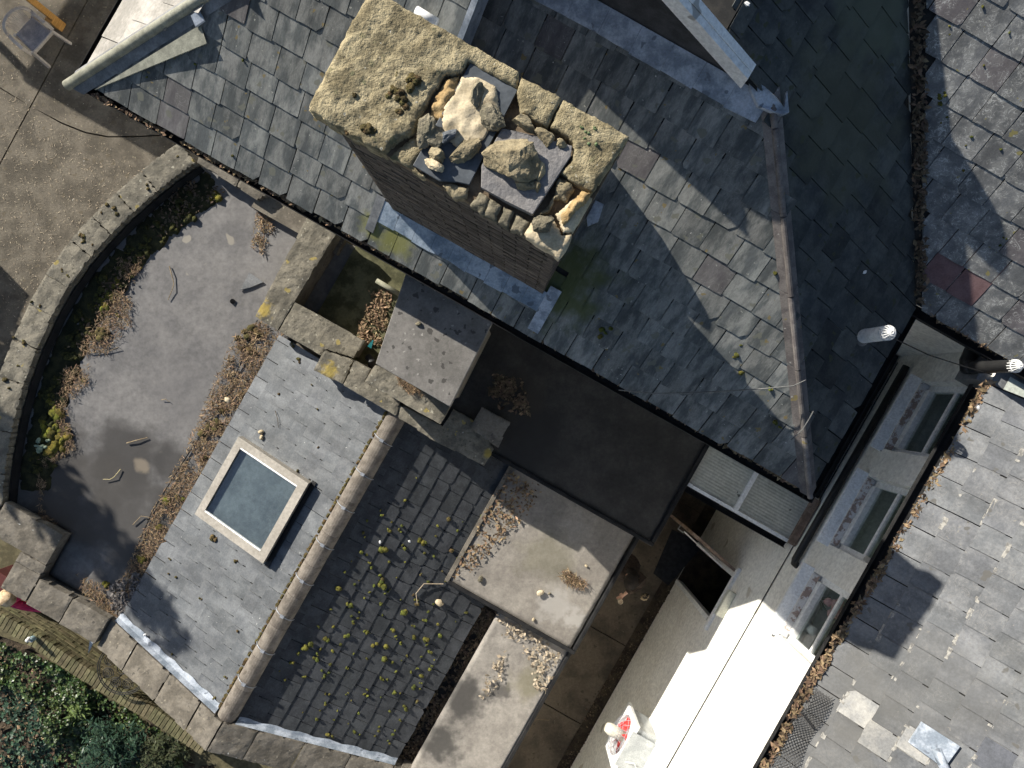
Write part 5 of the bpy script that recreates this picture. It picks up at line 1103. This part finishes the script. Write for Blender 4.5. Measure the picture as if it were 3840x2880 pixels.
scatter('pale_leaves', [[(1850, 2290), (2050, 2390), (2100, 2450), (2050, 2600), (2000, 2580), (1990, 2480), (1870, 2370)], [(1830, 2500), (1900, 2430), (1880, 2560), (1790, 2640)]], 330, .026, m_pleaf, 'pale dry leaves scattered on the lowest flat roof', 'leaves', fz(2.25), 7)
scatter('dead_leaves', [[(1800, 1950), (1900, 1760), (2050, 1830), (1980, 1930), (1860, 2050), (1760, 2150), (1690, 2170)]], 480, .024, m_leaf, 'dead leaves at the shaded corner of the middle flat roof', 'leaves', fz(2.46), 8)
scatter('dead_leaves', [[(1850, 1400), (1960, 1420), (1990, 1560), (1880, 1540), (1830, 1470)]], 450, .028, m_leafd, 'dark leaves on the highest flat roof beside the cover slab', 'leaves', fz(2.91), 9)
scatter('dead_leaves', [[(700, 640), (860, 720), (760, 790), (600, 900), (560, 840)], [(420, 1000), (560, 900), (520, 1060), (330, 1330), (260, 1300)]], 500, .026, m_leafd, 'shaded leaf litter along the curved parapet', 'leaves', BF, 10)
# the weedy strip of straw beside the outhouse eaves
scatter('straw', [[(880, 1260), (1060, 1150), (1065, 1262), (780, 1800), (490, 2320), (380, 2330), (580, 1900), (690, 1690), (800, 1440)]], 7500, .03, m_leaf, 'straw and leaf debris along the edge of the bay roof', 'straw', BF, 11, asp=.16, flatness=.3, lift=.015)
scatter('straw', [[(440, 970), (560, 960), (520, 1030), (460, 1060)], [(440, 1060), (500, 1120), (500, 1230), (430, 1290), (400, 1340), (300, 1340), (320, 1260)], [(240, 1380), (340, 1360), (340, 1440), (280, 1500), (210, 1480)], [(180, 1500), (250, 1500), (290, 1680), (180, 1760), (150, 1720), (250, 1680)], [(140, 1760), (180, 1800), (160, 1900), (250, 1990), (150, 1940)], [(290, 2150), (420, 2200), (420, 2310), (300, 2220)]], 3200, .03, m_leaf, 'straw and rootlets drifted along the bay parapet', 'straw', BF, 12, asp=.14, flatness=.3, lift=.015)
scatter('straw', [[(2090, 2140), (2130, 2130), (2200, 2180), (2195, 2215), (2130, 2200), (2100, 2170)]], 520, .035, m_leaf, 'tuft of straw on the middle flat roof', 'straw', fz(2.46), 13, asp=.1, flatness=.5, lift=.02)
scatter('straw', [[(1490, 1410), (1580, 1440), (1590, 1490), (1540, 1480), (1495, 1440)]], 420, .032, m_leaf, 'dry pine needles on the strip beside the cover slab', 'straw', fz(3.66), 14, asp=.1, flatness=.4, lift=.015)
scatter('straw', [[(960, 790), (1000, 740), (1060, 780), (1010, 900), (990, 960), (940, 930)]], 500, .03, m_leaf, 'debris by the stone parapet under the eaves', 'straw', BF, 15, asp=.2, flatness=.3)
scatter('dead_leaves', [[(420, 2190), (520, 2130), (560, 2200), (500, 2330), (430, 2310)]], 600, .028, M('ashy_leaves', (.1, .09, .085), (.2, .18, .165), 5, .9, 0, rnd=.5), 'grey wind blown leaves at the foot of the lit slope', 'leaves', BF, 16, lift=.02)
scatter('dead_leaves', [[(2160, 2700), (2500, 2180), (2540, 2200), (2190, 2760)], [(2080, 2880), (2190, 2740), (2230, 2760), (2140, 2880)]], 500, .02, m_leafd, 'leaf litter in the drain at the foot of the cream wall', 'leaves', fz(AZ - .03), 17)
scatter('litter', [[(0, 330), (560, 640), (400, 760), (0, 1300)], [(0, 0), (120, 260), (0, 330)]], 900, .022, m_pleaf, 'bits of straw strewn over the patio concrete', 'straw', fz(.0), 18, asp=.2, flatness=.15, lift=.004)
# twigs lying about
def twig(pts, zf, lab, r=.007, mat=m_twig):
    P_ = []
    for i, (x, y) in enumerate(pts): a, b, z = QF(x, y, lambda a, b: zf(a, b) + .012); P_.append((a, b, z + .012 * (i % 2)))
    m = MB(); m.tube(P_, [r * (1 - .5 * i / len(P_)) for i in range(len(P_))], 6); m.obj('twig', mat, None, label=lab, cat='twig', group='fallen twigs')
twig([(635, 998), (645, 1030), (652, 1062), (648, 1085), (630, 1125)], BF, 'long forked twig at the top of the bay roof', .008)
twig([(475, 1662), (510, 1652), (553, 1641)], BF, 'straight pale twig lying on the wet patch', .009)
twig([(452, 1760), (430, 1788), (412, 1798), (388, 1797)], BF, 'curved pale twig below the straight one', .007, M('pale_twig', (.4, .34, .18), (.5, .43, .25), 9, .9, 0))
twig([(290, 1300), (340, 1322), (400, 1320), (446, 1302)], BF, 'bowed twig over the brown moss cushion', .007)
twig([(605, 1500), (622, 1496), (636, 1508)], BF, 'tiny bent twig in the middle of the bay roof', .005)
twig([(498, 1968), (530, 1935), (560, 1940), (585, 1960)], BF, 'bare branched twig beside the lead strip', .006)
twig([(1662, 2190), (1590, 2188), (1560, 2225), (1565, 2262)], z6u, 'looped pale stem on the mossy slates', .008, m_pleaf)
twig([(1032, 1540), (1042, 1570), (1044, 1605)], z5u, 'thin dark twig on the lit slates', .005, m_bark)
twig([(2060, 2700), (2010, 2697)], fz(AZ + .0), 'short stick on the alley slab', .006)
for i, (x, y, zf, s_, lab) in enumerate(((1648, 2258, z6u, 13, 'pale pebble on the mossy slates near the looped stem'), (2025, 2222, fz(2.46), 11, 'largest tan pebble on the middle flat roof'), (2000, 2323, fz(2.46), 6, 'small tan pebble near the lower edge of the middle roof'), (2198, 2122, fz(2.46), 5, 'tiny pale pebble right of the straw tuft'), (2060, 2225, fz(2.46), 5, 'dark pebble beside the largest tan one'), (1802, 2170, fz(2.46), 10, 'grey round pebble at the left of the middle roof'), (856, 1500, BF, 12, 'cream stone chip in the debris strip'), (980, 1620, z5u, 9, 'upper yellow stone chip above the skylight'), (982, 1640, z5u, 8, 'lower yellow stone chip above the skylight'), (1860, 435 + 1000, fz(2.9), 0, ''), (1570, 1215, fz(4.5), 9, 'mossy pebble on the square cover slab'))):
    if not s_: continue
    a, b, z = QF(x, y, zf); k = (CAMZ - z) / FPX; m = MB(); rock(m, a, b, z + s_ * k * .5, s_ * k * 1.3, s_ * k * .9, s_ * k * .7, i, i + 60, .3, 2)
    m.obj('pebble', m_cream if i not in (4, 5, 10) else m_rockd, None, smooth=True, label=lab, cat='pebble', group='pebbles on the roofs')
m = MB(); m.prism([Q(x, y, BZ + .02) for x, y in ((936, 1022), (988, 1058), (940, 1078), (900, 1088))], BZ + .03, BZ + .012); m.obj('broken_slate', m_slate4, None, label='broken slate piece lying on the bay roof', cat='slate')
MB().tube([(*Q(872, 1130, BZ), BZ), (*Q(872, 1130, BZ + .03), BZ + .03)], .035, 14).obj('roof_outlet', m_gut, None, label='small round outlet in the bay roof', cat='outlet')
m = MB(); 
pts = [(965, 1200), (905, 1360), (850, 1470), (780, 1600), (720, 1680), (620, 1840), (570, 1920), (520, 2040), (480, 2180)]
m.tube([(*Q(x, y, BZ + .02), BZ + .02 + .01 * (i % 2)) for i, (x, y) in enumerate(pts)], .009, 6); m.obj('cable', m_black, None, label='black cable running down the bay roof beside the debris', cat='cable')
# ------------------------------------------------------------------ garden: brick wall, ivy, shrubs
gw = thing('garden_wall', 'low mossy brick garden wall with brick on edge capping', 'wall', W3(*Q(300, 2500, 0), -.2))
gp = [Q(x, y, .4) for x, y in ((-120, 2235), (0, 2290), (168, 2385), (278, 2462), (417, 2550), (579, 2645), (700, 2725), (800, 2790))]
gp = dens(gp, 4); inn_ = gp; L = [0]
for i in range(1, len(gp)): L.append(L[-1] + math.hypot(gp[i][0] - gp[i - 1][0], gp[i][1] - gp[i - 1][1]))
def along(s):
    s = max(0, min(L[-1] - 1e-6, s))
    for i in range(1, len(L)):
        if L[i] >= s:
            t0 = (s - L[i - 1]) / (L[i] - L[i - 1]); p = (gp[i - 1][0] + (gp[i][0] - gp[i - 1][0]) * t0, gp[i - 1][1] + (gp[i][1] - gp[i - 1][1]) * t0)
            d = ((gp[i][0] - gp[i - 1][0]) / (L[i] - L[i - 1]), (gp[i][1] - gp[i - 1][1]) / (L[i] - L[i - 1])); return p, d
def brickat(s, ln, z, h, dep, pr, mat=m_gbrick):
    (p, d), (q, d2) = along(s), along(s + ln); nrm = (-d[1], d[0])
    if nrm[0] * .3 + nrm[1] < 0: nrm = (d[1], -d[0])
    f = lambda pt, k: (pt[0] + nrm[0] * k, pt[1] + nrm[1] * k)
    MB().prism([f(p, pr), f(q, pr), f(q, pr - dep), f(p, pr - dep)], z + h, z).obj('brick', mat, gw, bevel=.004)
nb_ = 0
for c_ in range(6):
    s = .11 * (c_ % 2)
    while s < L[-1] - .3:
        brickat(s, .215, -.08 + c_ * .075, .064, .1, R.uniform(-.004, .004)); s += .226
s = 0.0
while s < L[-1] - .1: brickat(s, .066, .375, .105, .225, .012 + R.uniform(-.006, .006)); s += .076
core_ = shift(gp, .012)
nrm_sg = 1 if (shift(gp, .1)[8][0] * .3 + shift(gp, .1)[8][1]) < (gp[8][0] * .3 + gp[8][1]) else -1
MB().prism(shift(gp, nrm_sg * .01) + shift(gp, nrm_sg * .2)[::-1], .37, -.3).obj('mortar', m_gmort, gw)
yard = MB().prism([Q(x, y, -.12) for x, y in ((-300, 1900), (600, 1900), (1300, 2950), (780, 2950), (400, 2620), (100, 2420), (-300, 2280))], -.12, -.3); struct(yard, 'garden_path', m_gbrick, label='mossy ground between the bay and the garden wall', cat='path')
gz_ = lambda a, b: -.1 + .25 * nz(a * 1.1, b * 1.1, 4)
bed = [(-200, 2330), (170, 2440), (300, 2510), (440, 2610), (600, 2710), (860, 2950), (-200, 2950)]
rough([Q(x, y, 0) for x, y in bed], lambda a, b: gz_(a, b) - .05, -.35, step=.08, amp=.05, edge=0, jag=0).obj('flower_bed', m_soil, None, kind='structure', label='dark soil of the planted bed beyond the garden wall', cat='soil')
def foliage(name, regs, n, size, mat, lab, cat, zf, seed, hgt, clump=0):
    rs = random.Random(seed); m = MB()
    for pl in regs:
        pp = [QF(x, y, zf)[:2] for x, y in pl]; x0, x1 = min(p[0] for p in pp), max(p[0] for p in pp); y0, y1 = min(p[1] for p in pp), max(p[1] for p in pp); c_ = 0; tr_ = 0
        while c_ < n and tr_ < n * 8:
            tr_ += 1; a, b = rs.uniform(x0, x1), rs.uniform(y0, y1)
            if not inpoly((a, b), pp): continue
            if nz(a * 2.2, b * 2.2, seed) < -.12 and rs.random() < .85: continue
            h = zf(a, b) + hgt * (.5 + .5 * nz(a * 3, b * 3, seed + 5)) * rs.uniform(.3, 1.2); s_ = size * rs.uniform(.6, 1.4); t0 = rs.uniform(0, 6.283)
            e1 = Vector((math.cos(t0), math.sin(t0), rs.gauss(0, .35))); e2 = Vector((-math.sin(t0), math.cos(t0), rs.gauss(0, .35))); c3 = W3(a, b, h)
            m.add([c3 - e1 * s_, c3 - e1 * s_ * .3 - e2 * s_ * .85, c3 + e1 * s_, c3 - e1 * s_ * .3 + e2 * s_ * .85, c3 + Vector((0, 0, -.12 * s_))], [(0, 1, 4), (1, 2, 4), (2, 3, 4), (3, 0, 4)], True); c_ += 1
    return m.obj(name, mat, None, label=lab, cat=cat, kind='stuff')
foliage('ivy', [[(-60, 2380), (160, 2460), (300, 2530), (420, 2620), (620, 2740), (700, 2880), (260, 2860), (150, 2620), (-60, 2560)]], 7000, .026, m_ivy, 'sunlit green ivy carpet beyond the garden wall', 'ivy', gz_, 31, .22)
foliage('ivy', [[(-60, 2560), (150, 2620), (260, 2860), (240, 2950), (-60, 2950)]], 1500, .03, m_shrub, 'sparse dark ivy at the lower left corner', 'ivy', gz_, 32, .15)
scatter('dead_leaves', [[(-40, 2400), (300, 2550), (620, 2820), (500, 2900), (-40, 2900)]], 650, .032, m_leaf, 'brown fallen leaves among the ivy', 'leaves', gz_, 33, lift=.03)
def bush(lab, px, py, r, n, seed, mat, lsz, h):
    a, b = Q(px, py, .3); rs = random.Random(seed); t_ = thing('shrub', lab, 'shrub', W3(a, b, -.1)); m = MB(); lm = MB()
    for k in range(n // 30):
        t0 = rs.uniform(0, 6.283); el = rs.uniform(.15, 1.3); d = Vector((math.cos(t0) * math.cos(el), math.sin(t0) * math.cos(el), math.sin(el) * h / r)); ln = r * rs.uniform(.5, 1.05)
        p0 = W3(a, b, -.1); p1 = p0 + d * ln; lm.tube([p0, (p0 + p1) / 2 + Vector((0, 0, .03)), p1], [.012, .008, .003], 4, world=True)
        for j in range(30):
            c_ = p0 + (p1 - p0) * rs.uniform(.45, 1.05); ax = Vector((rs.gauss(0, 1), rs.gauss(0, 1), rs.gauss(0, .4))).normalized(); s_ = lsz * rs.uniform(.6, 1.3); sd_ = ax.cross(Vector((0, 0, 1))).normalized() * s_ * .3
            q = c_ + Vector((rs.gauss(0, .03), rs.gauss(0, .03), rs.gauss(0, .03))); m.add([q, q + ax * s_ + sd_, q + ax * s_ * 2.1, q + ax * s_ - sd_], [(0, 1, 2, 3)], True)
    m.obj('crown', mat, t_); lm.obj('stems', m_bark, t_); return t_
bush('dark blue green shrub at the bottom edge by the coping', 400, 2830, .62, 3600, 1, m_shrub, .045, .7)
bush('dark shrub to the right of the blue green one, under the parapet', 590, 2850, .5, 2000, 2, M('shrub_olive', (.035, .045, .02), (.07, .08, .035), 6, .6, 0, rnd=.4), .04, .5)
bush('spiky pale green plant among the ivy', 245, 2690, .2, 420, 3, M('spiky_leaf', (.1, .15, .04), (.18, .24, .08), 6, .5, 0, rnd=.3), .06, .2)
# round iron table
tb_ = thing('iron_table', 'round wrought iron table with scroll top half under the parapet', 'table', W3(*Q(455, 2520, .6), -.12))
ta, tbb = Q(462, 2508, .62); tz = .62; rt_ = .42
m = MB()
for r0 in (rt_, rt_ - .03): m.tube([(ta + r0 * math.cos(6.28318 * k / 48), tbb + r0 * math.sin(6.28318 * k / 48), tz) for k in range(48)], .009, 6, closed=True)
m.obj('rim', m_iron, tb_)
for (cx, cy, r0) in [(ta + .26 * math.cos(6.28318 * k / 8), tbb + .26 * math.sin(6.28318 * k / 8), .095) for k in range(8)] + [(ta, tbb, .12)]:
    m = MB(); m.tube([(cx + r0 * (1 - k / 44) * math.cos(k * .45), cy + r0 * (1 - k / 44) * math.sin(k * .45), tz) for k in range(40)], .0075, 5); m.obj('scroll', m_iron, tb_)
for k in range(3):
    t0 = 2.094 * k + .4; m = MB(); m.tube([(ta + .3 * math.cos(t0), tbb + .3 * math.sin(t0), tz), (ta + .15 * math.cos(t0), tbb + .15 * math.sin(t0), .25), (ta + .33 * math.cos(t0), tbb + .33 * math.sin(t0), -.12)], .012, 6); m.obj('leg', m_iron, tb_)
# grey metal fin and figurine
a, b = Q(340, 2420, .9)
fin = thing('metal_fin', 'grey triangular metal fin on a post by the parapet', 'ornament', W3(a, b, -.12))
MB().tube([(a, b, -.12), (a, b, .8)], .012, 8).obj('post', m_iron, fin)
p_ = [(*Q(x, y, .9), .9) for x, y in ((338, 2398), (353, 2404), (332, 2449))]
MB().prism([p[:2] for p in p_], .91, .885).obj('fin', m_zinc, fin)
a, b = Q(122, 2395, .55)
fg = thing('figurine', 'small white and blue figurine standing on the garden wall', 'figurine', W3(a, b, .48))
m = MB(); rock(m, a, b, .55, .045, .04, .075, 0, 1, .15, 3); m.obj('dress', M('blue_glaze', (.2, .32, .36), (.4, .5, .52), 14, .4, .1), fg, smooth=True)
m = MB(); rock(m, a - .01, b + .01, .66, .035, .035, .04, 0, 2, .1, 3); m.obj('head', m_plas, fg, smooth=True)
m = MB(); rock(m, a + .03, b - .02, .6, .03, .012, .012, .6, 2, .1, 2); rock(m, a - .04, b + .02, .6, .03, .012, .012, .6, 2, .1, 2); m.obj('arms', m_plas, fg, smooth=True)
a, b = Q(8, 2185, .3); bx_ = thing('wooden_box', 'dark red painted box at the left edge by the parapet', 'box', W3(a, b, -.12))
MB().box(a - .2, a + .12, b - .14, b + .12, -.12, .3).obj('body', M('red_paint', (.07, .018, .016), (.1, .026, .022), 6, .7, .2), bx_, bevel=.006)
MB().box(a - .22, a + .14, b - .16, b + .14, .303, .33).obj('lid', M('red_lid', (.08, .02, .018), (.11, .03, .025), 6, .7, .2), bx_, bevel=.004)
# flowers and vase in the lowest window
a, b = AW + .26, -.42
fl = thing('flower_bunch', 'bunch of pink flowers behind the nearest window', 'flowers', W3(a, b, 3.6))
m = MB()
for k in range(9): rock(m, a + R.uniform(-.08, .08), b + R.uniform(-.12, .12), 4.05 + R.uniform(-.08, .1), .05, .05, .04, 0, k, .4, 2)
m.obj('blooms', m_petal, fl, smooth=True)
m = MB()
for k in range(7): m.tube([(a, b, 3.66), (a + R.uniform(-.08, .08), b + R.uniform(-.1, .1), 4.0)], .006, 5)
m.obj('stems', m_ivy, fl)
a, b = AW + .26, -.78
m = MB(); m.tube([(a, b, 3.54), (a, b, 3.62), (a, b, 3.74), (a, b, 3.84), (a, b, 3.94)], [.04, .07, .075, .05, .055], 16); m.obj('vase', m_plas, None, smooth=True, label='white vase behind the nearest window, below the pink flowers', cat='vase')
MB().box(AW + .171, AW + .4, -1.1, -.1, 3.5, 3.539).obj('window_board', m_white, rear)
# wire netting and a bracket at the pale roof's gutter
net = thing('wire_netting', 'rusty wire netting lying over the gutter of the pale roof', 'netting', W3(*Q(2990, 2720, RE), RE))
m = MB(); nz0 = lambda a, b: s4z(a, b) + .06
def NP(u, v): 
    x = 3055 - 195 * v + u * (70 + 25 * v); y = 2575 + 330 * v + u * 40; p = QF(x, y, nz0); return (p[0], p[1], p[2] + .02 * math.sin(v * 9))
for k in range(-7, 27):
    for dr_ in (1, -1):
        pts = [NP(u / 6, (k / 26) + dr_ * (u / 6) * .26 + (.26 if dr_ < 0 else 0)) for u in range(7) if 0 <= (k / 26) + dr_ * (u / 6) * .26 + (.26 if dr_ < 0 else 0) <= 1]
        if len(pts) > 1: m.tube(pts, .0035, 4)
m.obj('mesh', m_iron, net)
m = MB(); p0, p1 = QF(3005, 2668, nz0), QF(3052, 2730, nz0); m.tube([p0, p1], .014, 6); m.obj('stake', m_black, net)
# scraps of white litter
for i, (x, y, zf, lab) in enumerate(((2795, 24, s2z, 'white scrap high on the shaded slope'), (3236, 1022, s2z, 'pale scrap on the shaded slope above the white flue'), (1427, 2031, z6u, 'left white bird dropping crumb on the mossy slates'), (1537, 2028, z6u, 'right white crumb on the mossy slates'), (548, 2377, z5u, 'white pebble in the shadow on the lit slates'), (3660, 1528, s4z, 'white plastic scrap near the gutter of the pale roof'))):
    a, b, z = QF(x, y, zf); m = MB(); rock(m, a, b, z + .035, .022, .015, .012, i, i + 90, .4, 2); m.obj('litter_scrap', m_plas, None, label=lab, cat='scrap', group='white scraps')
for e_ in EMPTIES:
    if '_at' in e_: del e_['_at']
